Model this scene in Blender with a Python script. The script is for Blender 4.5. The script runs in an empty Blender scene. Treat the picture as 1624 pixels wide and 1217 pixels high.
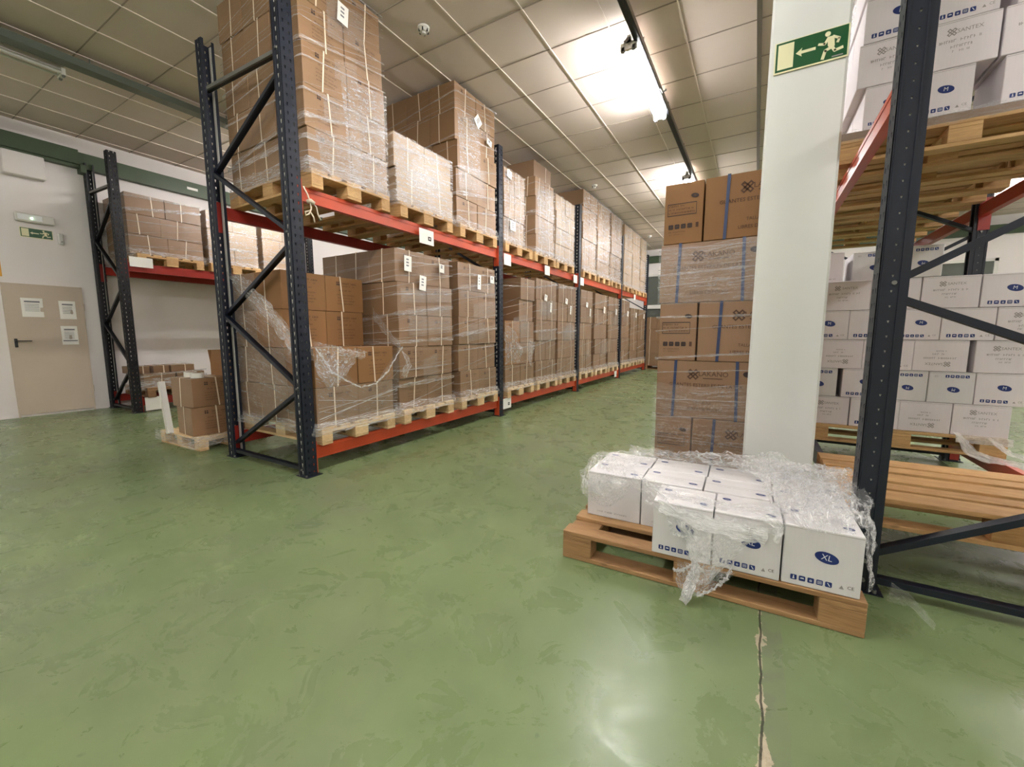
import bpy, bmesh, math, random
from math import pi, sin, cos, radians as R
from mathutils import Vector, Matrix, noise as mnoise
S = bpy.context.scene
C = S.collection
RND = random.Random(7)

# ------------------------------------------------------------------ camera, world, exposure
cam = bpy.data.cameras.new('camera'); co = bpy.data.objects.new('camera', cam); C.objects.link(co)
cam.sensor_fit = 'HORIZONTAL'; cam.sensor_width = 36.0; cam.lens = 655.0 / 1624 * 36.0
cam.clip_start = 0.02
co.location = (0, 0, 1.15); co.rotation_euler = (R(83.2), 0, R(30.42))
S.camera = co
S.view_settings.view_transform = 'Standard'; S.view_settings.look = 'None'
S.view_settings.gamma = 1; S.view_settings.use_curve_mapping = False
S.view_settings.exposure = 3.45
w = bpy.data.worlds.new('night'); S.world = w; w.use_nodes = True
w.node_tree.nodes['Background'].inputs[0].default_value = (0.01, 0.012, 0.02, 1)
TUBE = 22.0          # strength of the lit fluorescent tubes

ZC = 4.013           # ceiling height
XL, XR, YB, YF = -8.75, 7.2, -5.2, 14.95

# ------------------------------------------------------------------ node helper
class NT:
    def __init__(s, name):
        s.m = bpy.data.materials.new(name); s.m.use_nodes = True
        s.t = s.m.node_tree; s.t.nodes.clear()
        s.out = s.t.nodes.new('ShaderNodeOutputMaterial')
    def n(s, typ, ins=None, **kw):
        nd = s.t.nodes.new('ShaderNode' + typ)
        for k, v in kw.items(): setattr(nd, k, v)
        for k, v in (ins or {}).items(): s.set(nd.inputs[k], v)
        return nd
    def set(s, sock, v):
        if isinstance(v, bpy.types.NodeSocket): s.t.links.new(v, sock)
        elif isinstance(v, tuple) and len(v) == 3 and sock.type == 'RGBA': sock.default_value = v + (1,)
        else: sock.default_value = v
    def math(s, op, a, b=0.0, c=None, clamp=False):
        nd = s.n('Math', {0: a, 1: b}, operation=op, use_clamp=clamp)
        if c is not None: s.set(nd.inputs[2], c)
        return nd.outputs[0]
    def mix(s, f, a, b):
        nd = s.n('Mix', data_type='RGBA'); s.set(nd.inputs[0], f); s.set(nd.inputs[6], a); s.set(nd.inputs[7], b)
        return nd.outputs[2]
    def noise(s, vec, scale, detail=3.0, rough=0.5, dist=0.0):
        return s.n('TexNoise', {'Vector': vec, 'Scale': scale, 'Detail': detail, 'Roughness': rough, 'Distortion': dist}).outputs[0]
    def mapv(s, vec, sc=(1, 1, 1), rot=(0, 0, 0), loc=(0, 0, 0)):
        return s.n('Mapping', {'Vector': vec, 'Scale': sc, 'Rotation': rot, 'Location': loc}).outputs[0]
    def ramp(s, f, *stops):
        nd = s.n('ValToRGB', {0: f}); e = nd.color_ramp.elements
        while len(e) < len(stops): e.new(0.5)
        for el, (p, c) in zip(e, stops):
            el.position = p; el.color = (c, c, c, 1) if isinstance(c, (int, float)) else tuple(c) + (1,)
        return nd.outputs[0]
    def bump(s, h, strength=0.3, dist=0.01, normal=None):
        nd = s.n('Bump', {'Height': h, 'Strength': strength, 'Distance': dist})
        if normal is not None: s.set(nd.inputs['Normal'], normal)
        return nd.outputs[0]
    def obj(s): return s.n('TexCoord').outputs['Object']
    def uv(s): return s.n('TexCoord').outputs['UV']
    def pos(s): return s.n('NewGeometry').outputs['Position']
    def rnd(s): return s.n('ObjectInfo').outputs['Random']
    def isl(s): return s.n('NewGeometry').outputs['Random Per Island']
    def prin(s, **ins):
        nd = s.n('BsdfPrincipled', {k.replace('_', ' '): v for k, v in ins.items()})
        s.t.links.new(nd.outputs[0], s.out.inputs[0]); return nd

def lin(r, g, b):
    f = lambda c: (c / 255 / 12.92) if c / 255 <= .04045 else ((c / 255 + .055) / 1.055) ** 2.4
    return (f(r), f(g), f(b))

M = {}
def plain(key, col, rough=0.5, metal=0.0, var=0.06, nscale=6.0, bump=0.0, coat=0.0):
    t = NT(key); p = t.obj(); f = t.noise(p, nscale, 4)
    d = tuple(c * (1 - var * 2) for c in col); l = tuple(min(1, c * (1 + var * 2)) for c in col)
    kw = dict(Base_Color=t.mix(f, d, l), Roughness=rough, Metallic=metal)
    if coat: kw['Coat_Weight'] = coat; kw['Coat_Roughness'] = 0.15
    if bump: kw['Normal'] = t.bump(t.noise(p, nscale * 14, 3), bump, 0.004)
    t.prin(**kw); M[key] = t.m; return t.m

def cardboard(key, col, coat=0.0, cr=0.22, bstr=0.5, dirt=0.14):
    t = NT(key); p = t.obj(); g = t.pos()
    f = t.math('ADD', t.math('MULTIPLY', t.noise(p, 3.0, 4), 0.6), t.math('MULTIPLY', t.rnd(), 0.4))
    a = tuple(c * (1 - dirt) for c in col); b = tuple(min(1, c * (1 + dirt)) for c in col)
    c = t.mix(f, a, b)
    fib = t.noise(t.mapv(p, (60, 60, 4)), 2.0, 2)
    c = t.mix(t.math('MULTIPLY', fib, 0.16), c, tuple(x * 0.6 for x in col))
    kw = dict(Base_Color=c, Roughness=0.7, Normal=t.bump(t.noise(p, 25, 3), 0.12, 0.004))
    if coat:
        v = t.mapv(g, (2.2, 2.2, 13), rot=(0.10, -0.10, 0))
        h1 = t.noise(v, 3.0, 5, 0.62, 0.9)
        h2 = t.noise(t.mapv(g, (5, 5, 9)), 5.0, 4, 0.6, 1.5)
        h = t.math('ADD', h1, t.math('MULTIPLY', h2, 0.45))
        kw['Coat_Weight'] = coat; kw['Coat_Roughness'] = cr; kw['Coat_IOR'] = 1.55
        kw['Coat_Normal'] = t.bump(h, bstr, 0.006)
    t.prin(**kw); M[key] = t.m; return t.m

def film(key, dlo, dhi, glo, ghi, rough=0.12, stretch=(3, 22, 1), thr=0.48, bdist=0.05, fine=9.0):
    """clear plastic film: mostly see-through, whitish along folds, sharp reflections"""
    t = NT(key); v = t.uv()
    n1 = t.noise(t.mapv(v, stretch), 1.0, 5, 0.65, 1.2)
    n2 = t.noise(v, fine, 5, 0.7, 2.0)
    s = t.math('ADD', t.math('MULTIPLY', n1, 0.55), t.math('MULTIPLY', n2, 0.45))
    r = t.ramp(s, (thr, 0.0), (thr + 0.16, 1.0))
    ad = t.math('ADD', dlo, t.math('MULTIPLY', r, dhi - dlo))  # whitish folds, plus lamp highlights on the creases put in as diffuse white
    ag = t.math('ADD', glo, t.math('MULTIPLY', r, ghi - glo))
    bp = t.bump(s, 0.8, bdist)
    gl = t.n('BsdfGlossy', {'Color': (1, 1, 1, 1), 'Roughness': rough, 'Normal': bp}).outputs[0]
    df = t.n('BsdfDiffuse', {'Color': (0.97, 0.97, 0.97, 1)}).outputs[0]
    tr = t.n('BsdfTranslucent', {'Color': (0.97, 0.97, 0.97, 1)}).outputs[0]
    m0 = t.n('MixShader', {0: 0.4, 1: df, 2: tr}).outputs[0]
    tp = t.n('BsdfTransparent', {'Color': (0.99, 0.99, 0.99, 1)}).outputs[0]
    b = t.n('MixShader', {0: ad, 1: tp, 2: m0}).outputs[0]
    mx = t.n('MixShader', {0: ag, 1: b, 2: gl}).outputs[0]
    t.t.links.new(mx, t.out.inputs[0]); M[key] = t.m; return t.m

def make_materials():
    # floor: green epoxy with wear, scuffs and a chipped joint
    t = NT('green_epoxy'); g = t.pos()
    n1 = t.noise(g, 0.6, 5, 0.55, 0.2); n2 = t.noise(g, 3.2, 6, 0.6, 0.15)
    f = t.math('ADD', t.math('MULTIPLY', n1, 0.55), t.math('MULTIPLY', n2, 0.45))
    f = t.ramp(f, (0.28, 0.0), (0.72, 1.0))
    c = t.mix(f, lin(98, 116, 76), lin(124, 140, 96))
    grey = t.ramp(t.noise(g, 0.9, 4, 0.6, 0.4), (0.50, 0.0), (0.72, 0.45))
    c = t.mix(grey, c, lin(118, 120, 102))
    scuff = t.ramp(t.noise(t.mapv(g, (3, 8, 1), (0, 0, 0.5)), 1.6, 6, 0.65, 0.6), (0.68, 0.0), (0.84, 0.45))
    c = t.mix(scuff, c, lin(82, 92, 72))
    spots = t.ramp(t.noise(g, 9.0, 2, 0.5), (0.745, 0.0), (0.79, 0.75))
    c = t.mix(spots, c, lin(66, 76, 54))
    sx = t.n('SeparateXYZ', {0: g}); x = sx.outputs[0]; y = sx.outputs[1]
    wob = t.math('MULTIPLY', t.math('SUBTRACT', t.noise(t.mapv(g, (0.1, 1, 1)), 7.0, 4), 0.5), 0.03)
    line = t.math('SUBTRACT', t.math('SUBTRACT', x, wob), 0.082)
    al = t.math('ABSOLUTE', line)
    ch = t.noise(g, 22.0, 4, 0.6, 0.5); chlow = t.noise(t.mapv(g, (0.05, 1, 1)), 5.5, 2)
    wid = t.math('MULTIPLY', t.math('SUBTRACT', chlow, 0.54, clamp=True), 0.16)
    wid = t.math('MULTIPLY', wid, t.math('MULTIPLY', t.math('SUBTRACT', ch, 0.25, clamp=True), 3.2))
    chip = t.math('LESS_THAN', t.math('ABSOLUTE', t.math('ADD', line, t.math('MULTIPLY', t.math('SUBTRACT', t.noise(g, 13.0, 5, 0.7, 1.0), 0.5), 0.05))), wid)
    far = t.math('LESS_THAN', y, 1.30); big = t.math('MULTIPLY', far, t.math('LESS_THAN', t.math('ABSOLUTE', t.math('SUBTRACT', line, t.math('ADD', 0.012, t.math('MULTIPLY', t.math('SUBTRACT', t.noise(g, 16.0, 5, 0.7, 0.6), 0.5), 0.05)))), t.math('MULTIPLY', t.math('SUBTRACT', 1.30, y), 0.16)))
    chip = t.math('MAXIMUM', chip, big)
    inb = t.math('MULTIPLY', t.math('GREATER_THAN', line, 0.0), t.math('LESS_THAN', line, 0.07))
    band = t.math('MULTIPLY', inb, t.ramp(t.noise(g, 11, 4), (0.42, 0.15), (0.6, 0.6)))
    c = t.mix(band, c, lin(106, 108, 94))
    c = t.mix(chip, c, t.mix(t.noise(g, 40, 3), lin(150, 140, 118), lin(196, 184, 160)))
    edge = t.math('MULTIPLY', t.math('LESS_THAN', al, 0.007), t.ramp(t.noise(g, 30.0, 3), (0.5, 0.0), (0.56, 0.8)))
    c = t.mix(edge, c, lin(178, 168, 142))
    crack = t.math('LESS_THAN', al, 0.0034)
    c = t.mix(t.math('MULTIPLY', crack, 0.85), c, lin(45, 44, 34))
    ro = t.ramp(t.noise(g, 4.5, 6, 0.7, 0.8), (0.35, 0.22), (0.68, 0.40))
    h = t.math('SUBTRACT', t.noise(g, 2.2, 4, 0.5), t.math('MULTIPLY', chip, 0.4))
    t.prin(Base_Color=c, Roughness=ro, Specular_IOR_Level=0.45, Normal=t.bump(h, 0.10, 0.006))
    M['floor'] = t.m
    plain('wall', lin(222, 216, 212), 0.8, var=0.02, nscale=1.3, bump=0.05)
    plain('tile', lin(206, 192, 180), 0.75, var=0.03, nscale=2.0, bump=0.06)
    plain('tbar', lin(210, 198, 184), 0.45, var=0.03); plain('tbar_dark', lin(150, 138, 124), 0.6, var=0.03)
    plain('column', lin(208, 210, 204), 0.55, var=0.015, nscale=1.2)
    plain('door', lin(186, 171, 152), 0.5, var=0.02)
    plain('green_paint', lin(60, 76, 50), 0.5, var=0.06)
    plain('navy', (0.0042, 0.0075, 0.017), 0.46, metal=0.0, var=0.25, nscale=9, bump=0.05)
    plain('navy_dark', (0.007, 0.008, 0.011), 0.4, var=0.2)
    plain('pale_liner', lin(236, 232, 222), 0.5, var=0.04)
    plain('galv', lin(120, 120, 116), 0.4, metal=0.5, var=0.1)
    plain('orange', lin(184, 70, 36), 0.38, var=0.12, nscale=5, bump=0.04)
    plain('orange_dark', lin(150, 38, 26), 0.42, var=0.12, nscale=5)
    plain('hole', (0.01, 0.01, 0.012), 0.6)
    plain('white_plastic', lin(206, 204, 196), 0.4, var=0.02)
    plain('paper', lin(232, 230, 222), 0.6, var=0.02)
    plain('paper_print', lin(120, 120, 122), 0.7, var=0.1)
    plain('black', (0.012, 0.012, 0.013), 0.45)
    plain('strap_white', lin(222, 206, 180), 0.35, var=0.04)
    plain('strap_blue', lin(46, 62, 96), 0.35, var=0.08)
    plain('ink_brown', lin(78, 52, 32), 0.75, var=0.1)
    plain('ink_dark', lin(48, 36, 32), 0.7, var=0.1)
    plain('ink_blue', lin(20, 44, 110), 0.45, var=0.08)
    plain('ink_grey', lin(148, 142, 140), 0.7, var=0.06)
    plain('ink_white', lin(225, 226, 228), 0.5, var=0.01)
    plain('sign_green', lin(18, 78, 40), 0.35, var=0.04)
    plain('sign_cream', lin(222, 218, 176), 0.4, var=0.02)
    plain('yellow', lin(214, 150, 40), 0.5)
    plain('rope', lin(214, 200, 176), 0.8, var=0.05)
    plain('tape', lin(176, 140, 96), 0.2, var=0.05, coat=0.6)
    plain('trunk', lin(122, 112, 104), 0.35, metal=0.6, var=0.05)
    plain('trunk_green', lin(96, 104, 92), 0.45, var=0.05)
    plain('blind', lin(150, 152, 138), 0.5, var=0.04)
    t = NT('glass'); t.prin(Base_Color=(0.25, 0.27, 0.24, 1), Roughness=0.06, Transmission_Weight=0.6, IOR=1.45); M['glass'] = t.m
    cardboard('brown_bare', lin(134, 95, 54))
    cardboard('brown_wrap', lin(138, 105, 70), 1.0, 0.24, 1.0)
    cardboard('brown_dull', lin(130, 99, 68), 0.9, 0.24, 1.0)
    cardboard('brown_light', lin(164, 136, 104), 1.0, 0.26, 1.0)
    cardboard('brown_glove', lin(138, 104, 72), 0.7, 0.2, 0.75)
    cardboard('white_card', lin(216, 214, 214), 0.15, 0.3, 0.3, dirt=0.03)
    cardboard('white_wrap', lin(226, 219, 222), 0.5, 0.3, 0.6, dirt=0.04)
    for k, a, b in (('wood_amber', lin(168, 124, 74), lin(206, 164, 110)), ('wood', lin(176, 134, 84), lin(214, 176, 122)), ('wood_orange', lin(146, 106, 66), lin(184, 146, 100)), ('wood_pale', lin(196, 160, 112), lin(226, 200, 156)), ('wood_dark', lin(128, 92, 60), lin(160, 122, 82))):
        t = NT(k); p = t.obj()
        gr = t.noise(t.mapv(p, (2.0, 9, 30)), 2.2, 5, 0.65, 1.4)
        c = t.mix(t.math('ADD', t.math('MULTIPLY', t.ramp(gr, (0.35, 0.0), (0.65, 1.0)), 0.5), t.math('MULTIPLY', t.rnd(), 0.5)), tuple(x * .82 for x in a), b)
        kn = t.ramp(t.noise(t.mapv(p, (5, 12, 12)), 1.5, 2), (0.70, 0.0), (0.76, 0.5))
        c = t.mix(kn, c, tuple(x * 0.35 for x in a))
        t.prin(Base_Color=c, Roughness=0.68, Normal=t.bump(gr, 0.25, 0.004)); M[k] = t.m
    film('film_band', 0.12, 0.75, 0.05, 0.16, 0.18, (2.0, 3.0, 1), bdist=0.006)
    film('film_sheet', 0.03, 0.46, 0.05, 0.15, 0.20, (1.2, 20, 1), thr=0.49, bdist=0.006)
    film('film_haze', 0.06, 0.55, 0.025, 0.11, 0.22, (2.6, 20, 1), thr=0.47, bdist=0.010, fine=12.0)
    film('film_loose', 0.09, 0.80, 0.06, 0.24, 0.13, (7, 6, 1), thr=0.485, bdist=0.012, fine=9.0)
    film('film_veil', 0.20, 0.66, 0.06, 0.18, 0.15, (6, 5, 1), thr=0.47, bdist=0.010, fine=7.0)
    film('film_dense', 0.30, 0.90, 0.08, 0.20, 0.15, (2.5, 7, 1), thr=0.44, bdist=0.008)
    t = NT('tube_lit'); e = t.n('Emission', {'Color': (1.0, 0.985, 0.985, 1), 'Strength': TUBE}).outputs[0]; t.t.links.new(e, t.out.inputs[0]); M['tube_lit'] = t.m
    t = NT('led_green'); e = t.n('Emission', {'Color': (0.6, 1.0, 0.5, 1), 'Strength': 6.0}).outputs[0]; t.t.links.new(e, t.out.inputs[0]); M['led'] = t.m
make_materials()

# ------------------------------------------------------------------ mesh helper
class MB:
    def __init__(s): s.v = []; s.f = []; s.mi = []; s.uv = []; s.hasuv = False; s.smooth = []
    def add(s, vs, fs, mi=0, sm=False, uvs=None):
        b = len(s.v); s.v += [tuple(q) for q in vs]
        for f in fs:
            s.f.append(tuple(b + i for i in f)); s.mi.append(mi); s.smooth.append(sm)
        s.uv += (uvs if uvs else [(0.0, 0.0)] * len(vs))
        if uvs: s.hasuv = True
    def box(s, x0, x1, y0, y1, z0, z1, mi=0, mat=None):
        vs = [(x, y, z) for z in (z0, z1) for y in (y0, y1) for x in (x0, x1)]
        if mat is not None: vs = [mat @ Vector(q) for q in vs]
        s.add(vs, [(0, 2, 3, 1), (4, 5, 7, 6), (0, 1, 5, 4), (2, 6, 7, 3), (0, 4, 6, 2), (1, 3, 7, 5)], mi)
    def bbox(s, x0, x1, y0, y1, z0, z1, b=0.003, mi=0, bulge=0.0):
        # chamfered box, optionally with bulging faces
        n = 3 if bulge else 1
        L = [(x0, x1), (y0, y1), (z0, z1)]
        c = [(x0 + x1) / 2, (y0 + y1) / 2, (z0 + z1) / 2]; hs = [(x1 - x0) / 2, (y1 - y0) / 2, (z1 - z0) / 2]
        corner = {}
        for ax in range(3):
            for sg in (-1, 1):
                u, v = [(1, 2), (2, 0), (0, 1)][ax]
                vs = []; fs = []
                for j in range(n + 1):
                    for i in range(n + 1):
                        a = -1 + 2 * i / n; e = -1 + 2 * j / n
                        q = [0, 0, 0]; q[ax] = c[ax] + sg * (hs[ax] + bulge * (1 - a * a) * (1 - e * e))
                        q[u] = c[u] + a * (hs[u] - b); q[v] = c[v] + e * (hs[v] - b)
                        vs.append(q)
                for j in range(n):
                    for i in range(n):
                        k = j * (n + 1) + i; f = (k, k + 1, k + n + 2, k + n + 1)
                        fs.append(f if sg > 0 else f[::-1])
                s.add(vs, fs, mi)
                for a, i in ((-1, 0), (1, n)):
                    for e, j in ((-1, 0), (1, n)):
                        key = [0, 0, 0]; key[ax] = sg; key[u] = a; key[v] = e
                        corner.setdefault(tuple(key), {})[ax] = len(s.v) - (n + 1) ** 2 + j * (n + 1) + i
        def tri(ids):
            s.f.append(tuple(ids)); s.mi.append(mi); s.smooth.append(False)
        for ax in range(3):
            u, v = [(1, 2), (2, 0), (0, 1)][ax]
            for a in (-1, 1):
                for e in (-1, 1):
                    k0 = [0, 0, 0]; k1 = [0, 0, 0]; k0[ax] = -1; k1[ax] = 1
                    k0[u] = k1[u] = a; k0[v] = k1[v] = e; k0 = tuple(k0); k1 = tuple(k1)
                    f = [corner[k0][u], corner[k1][u], corner[k1][v], corner[k0][v]]
                    if a * e > 0: f = f[::-1]
                    tri(f[::-1])
        for k, d in corner.items():
            f = [d[0], d[1], d[2]]
            if k[0] * k[1] * k[2] < 0: f = f[::-1]
            tri(f)
    def poly(s, pts, t=0.0, mi=0):   # flat polygon in local xy, z = t
        s.add([(p[0], p[1], t) for p in pts], [tuple(range(len(pts)))], mi)
    def cyl(s, p0, p1, r0, r1=None, n=12, mi=0, cap=True, sm=True):
        r1 = r0 if r1 is None else r1
        p0 = Vector(p0); p1 = Vector(p1); d = (p1 - p0).normalized()
        a = d.orthogonal().normalized(); b = d.cross(a)
        vs = []
        for p, r in ((p0, r0), (p1, r1)):
            for i in range(n):
                t = 2 * pi * i / n; vs.append(p + a * (r * cos(t)) + b * (r * sin(t)))
        s.add(vs, [(i, (i + 1) % n, n + (i + 1) % n, n + i) for i in range(n)], mi, sm)
        if cap: s.add(vs, [tuple(range(n))[::-1], tuple(range(n, 2 * n))], mi)
    def tube(s, pts, r, n=8, mi=0, uvs=True):
        pts = [Vector(p) for p in pts]; rs = r if isinstance(r, (list, tuple)) else [r] * len(pts)
        vs = []; uv = []; a = None; L = 0
        for i, p in enumerate(pts):
            d = (pts[min(i + 1, len(pts) - 1)] - pts[max(i - 1, 0)]).normalized()
            if a is None: a = d.orthogonal().normalized()
            a = (a - d * a.dot(d)).normalized(); b = d.cross(a)
            if i: L += (pts[i] - pts[i - 1]).length
            for k in range(n):
                t = 2 * pi * k / n; vs.append(p + a * (rs[i] * cos(t)) + b * (rs[i] * sin(t))); uv.append((L * 3, k / n))
        fs = [(i * n + k, i * n + (k + 1) % n, (i + 1) * n + (k + 1) % n, (i + 1) * n + k) for i in range(len(pts) - 1) for k in range(n)]
        fs += [tuple(range(n))[::-1], tuple(range((len(pts) - 1) * n, len(pts) * n))]
        s.add(vs, fs, mi, True, uv)
    def bar(s, p0, p1, w, d, up=(0, 0, 1), mi=0):   # rectangular bar
        p0 = Vector(p0); p1 = Vector(p1); z = (p1 - p0); L = z.length; z.normalize()
        x = Vector(up).cross(z).normalized(); y = z.cross(x)
        m = Matrix((x, y, z)).transposed().to_4x4(); m.translation = p0
        s.box(-w / 2, w / 2, -d / 2, d / 2, 0, L, mi, m)
    def grid(s, P, mi=0, uvs=None):
        nu = len(P); nv = len(P[0])
        vs = [p for r in P for p in r]
        fs = [(i * nv + j, i * nv + j + 1, (i + 1) * nv + j + 1, (i + 1) * nv + j) for i in range(nu - 1) for j in range(nv - 1)]
        uv = [u for r in uvs for u in r] if uvs else None
        s.add(vs, fs, mi, True, uv)
    def mesh(s, name, mats):
        me = bpy.data.meshes.new(name); me.from_pydata(s.v, [], s.f)
        for m in mats: me.materials.append(M[m] if isinstance(m, str) else m)
        me.polygons.foreach_set('material_index', s.mi); me.polygons.foreach_set('use_smooth', s.smooth)
        if s.hasuv:
            ul = me.uv_layers.new(name='uv')
            for l in me.loops: ul.data[l.index].uv = s.uv[l.vertex_index]
        me.update(); return me

def link(name, me, parent=None, loc=(0, 0, 0), rot=(0, 0, 0)):
    o = bpy.data.objects.new(name, me); C.objects.link(o); o.location = loc; o.rotation_euler = rot
    if parent: o.parent = parent
    return o
def ob(name, mb, mats, parent=None, loc=(0, 0, 0), rot=(0, 0, 0)):
    if isinstance(mats, str): mats = [mats]
    return link(name, mb.mesh(name, mats), parent, loc, rot)
def tag(o, label, cat, group=None):
    o['label'] = label; o['category'] = cat
    if group: o['group'] = group
    return o
def empty(name, loc=(0, 0, 0), rotz=0):
    o = bpy.data.objects.new(name, None); C.objects.link(o); o.location = loc; o.rotation_euler = (0, 0, rotz); o.empty_display_size = 0.1; return o
def struct(name, mb, mats, parent=None):
    o = ob(name, mb, mats, parent)
    if not parent: o['kind'] = 'structure'
    return o
def copy_tree(o, parent=None):
    c = o.copy(); C.objects.link(c)
    if parent: c.parent = parent
    for ch in KIDS.get(o.name, []): copy_tree(ch, c)
    return c
KIDS = {}
def kids(root):
    for o in bpy.data.objects:
        if o.parent: KIDS.setdefault(o.parent.name, [])
    def rec(o):
        KIDS[o.name] = [c for c in o.children]
        for c in o.children: rec(c)
    rec(root)

# ------------------------------------------------------------------ structure
def room():
    mb = MB(); mb.box(XL - .2, XR + .2, YB - .2, YF + .2, -0.15, 0); struct('floor', mb, 'floor')
    mb = MB(); mb.box(XL - .2, XR + .2, YB - .2, YF + .2, ZC, ZC + .15); struct('ceiling', mb, 'tile')
    mb = MB(); mb.box(XL - .2, XL, YB, YF, 0, ZC); struct('wall_left', mb, 'wall')
    mb = MB(); mb.box(XR, XR + .2, YB, YF, 0, ZC); struct('wall_right', mb, 'wall')
    mb = MB(); mb.box(XL - .2, XR + .2, YB - .2, YB, 0, ZC); struct('wall_back', mb, 'wall')
    mb = MB(); mb.box(XL - .2, XR + .2, YF, YF + .2, 0, ZC); struct('wall_front', mb, 'wall')
    # suspended ceiling grid
    mb = MB(); z = ZC - .006
    x = -0.757
    while x - .603 > XL: x -= .603
    n = 0
    while x < XR:
        mb.box(x - .0065, x + .0065, YB, YF, z - .003, ZC); x += .603
    y = 3.512
    while y - .602 > YB: y -= .602
    while y < YF:
        mb.box(XL, XR, y - .005, y + .005, z + .001, ZC, 1); y += .602
    struct('trim_1', mb, ['tbar', 'tbar_dark'])
    # green painted steel beam high round the walls, with brackets
    mb = MB(); mb.box(XL, XL + .10, YB, YF, 3.56, 3.78)
    for y in (0.9, 2.28, 5.0, 8.0, 11.0): mb.box(XL, XL + .16, y, y + .06, 3.49, 3.60)
    mb.box(XL, XL + .13, YB, 2.28, 3.60, 3.80)
    struct('trim_2', mb, 'green_paint')
    mb = MB(); mb.box(XL, XR, YF - .10, YF, 3.56, 3.78); struct('trim_3', mb, 'green_paint')
    # square white column
    mb = MB(); mb.bbox(-0.028, 0.318, 2.80, 3.14, 0, ZC, 0.012); o = struct('column', mb, 'column')
    # low baseboard line at left wall
    mb = MB(); mb.box(XL, XL + .008, YB, YF, 0, .045); struct('baseboard_left', mb, 'wall')
    # door in the left wall
    mb = MB(); mb.box(XL - .01, XL + .025, 1.412, 2.155, 0.03, 1.826); d = struct('door_1', mb, 'door')
    f = MB()
    f.box(XL, XL + .03, 1.395, 1.412, 0.0, 1.84); f.box(XL, XL + .03, 2.155, 2.17, 0.0, 1.84); f.box(XL, XL + .03, 1.395, 2.17, 1.826, 1.84)
    ob('door_frame', f, 'navy_dark' if False else 'door', d)
    h = MB(); h.bbox(XL + .025, XL + .037, 1.445, 1.475, 0.97, 1.09, .004); h.cyl((XL + .03, 1.46, 1.06), (XL + .075, 1.46, 1.06), .010)
    h.bar((XL + .072, 1.455, 1.06), (XL + .072, 1.60, 1.058), .018, .012); ob('door_handle', h, 'black', d)
    for zz in (.28, 1.5):
        h = MB(); h.cyl((XL + .03, 2.165, zz), (XL + .03, 2.165, zz + .1), .012); ob('hinge', h, 'door', d)
    for i, (y0, y1, z0, z1) in enumerate(((1.55, 1.755, 1.39, 1.65), (1.91, 2.08, 1.37, 1.63), (1.90, 2.07, 1.0, 1.27))):
        p = MB(); P = []
        for a in range(9):
            row = []
            for b in range(7):
                u = a / 8; v = b / 6
                row.append((XL + .03 + .006 * sin(u * 5 + i) * sin(v * 4), y0 + (y1 - y0) * u, z0 + (z1 - z0) * v))
            P.append(row)
        p.grid(P); p.box(XL + .038, XL + .040, y0 + .03, y1 - .03, z1 - .06, z1 - .04, 1)
        if i == 2: p.box(XL + .036, XL + .038, y0 + .01, y1 - .01, z0 + .05, z0 + .065, 1)
        for k in range(5): p.box(XL + .036, XL + .038, y0 + .03, y1 - .04, z1 - .09 - k * .022, z1 - .085 - k * .022, 1)
        o = ob('paper_notice', p, ['paper', 'paper_print']); g = ['left of the three, above the handle', 'upper one of the right pair', 'lower one of the right pair'][i]
        tag(o, 'white paper notice in clear sleeve on beige door, ' + g, 'notice', 'notices taped to the door')
    # far wall window, partly behind the cartons
    def window(name, x0, x1, z0, z1, bars):
        f = MB(); y = YF; b = .07
        f.box(x0, x1, y - .06, y, z1 - b, z1); f.box(x0, x1, y - .06, y, z0, z0 + b); f.box(x0, x0 + b, y - .06, y, z0, z1); f.box(x1 - b, x1, y - .06, y, z0, z1)
        for zz in bars: f.box(x0, x1, y - .07, y, zz, zz + .13)
        e = struct(name, f, 'white_plastic')
        g = MB(); g.box(x0 + b, x1 - b, y - .03, y - .025, z0 + b, z1 - b); ob('glass_pane', g, 'glass', e)
        g = MB(); zz = z0 + b
        while zz < z1 - b:
            g.box(x0 + b, x1 - b, y - .020, y - .010, zz, zz + .045); zz += .05
        ob('blind', g, 'blind', e)
    window('window_1', -3.42, -1.9, 1.35, 3.18, (2.02,))
    window('window_2', 3.4, 4.98, 1.2, 3.0, (1.9,))
room()

# ------------------------------------------------------------------ lights and ceiling things
def luminaire(x, y, lit, length=1.5, z=3.80):
    root = empty('fluorescent_light', (x, y, z))
    h = MB(); h.box(-.028, .028, 0.0, length, .055, .10)
    for yy in (0.0, length - .03):
        h.box(-.075, .075, yy, yy + .03, -.005, .06)
        h.box(-.02, .02, yy, yy + .03, .05, .12)
    ob('housing', h, 'white_plastic', root)
    for yy in (.3, length - .3):
        hg = MB(); hg.cyl((0, yy, .10), (0, yy, ZC - .002 - z), .004, n=6); ob('hanger', hg, 'galv', root)
    for sx in (-.045, .045):
        t = MB(); t.cyl((sx, .03, .02), (sx, length - .03, .02), .013, n=10); ob('tube', t, 'tube_lit' if lit else 'white_plastic', root)
    for yy in (.012, length - .012):
        for sx in (-.05, .05):
            e = MB(); e.bbox(sx - .018, sx + .018, yy - .012, yy + .012, -.02, .03, .004); ob('end_cap', e, 'galv', root)
    e = MB(); e.bar((0, .0, .09), (-.02, -.06, .03), .02, .02); ob('cable_inlet', e, 'galv', root)
    return root
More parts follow.
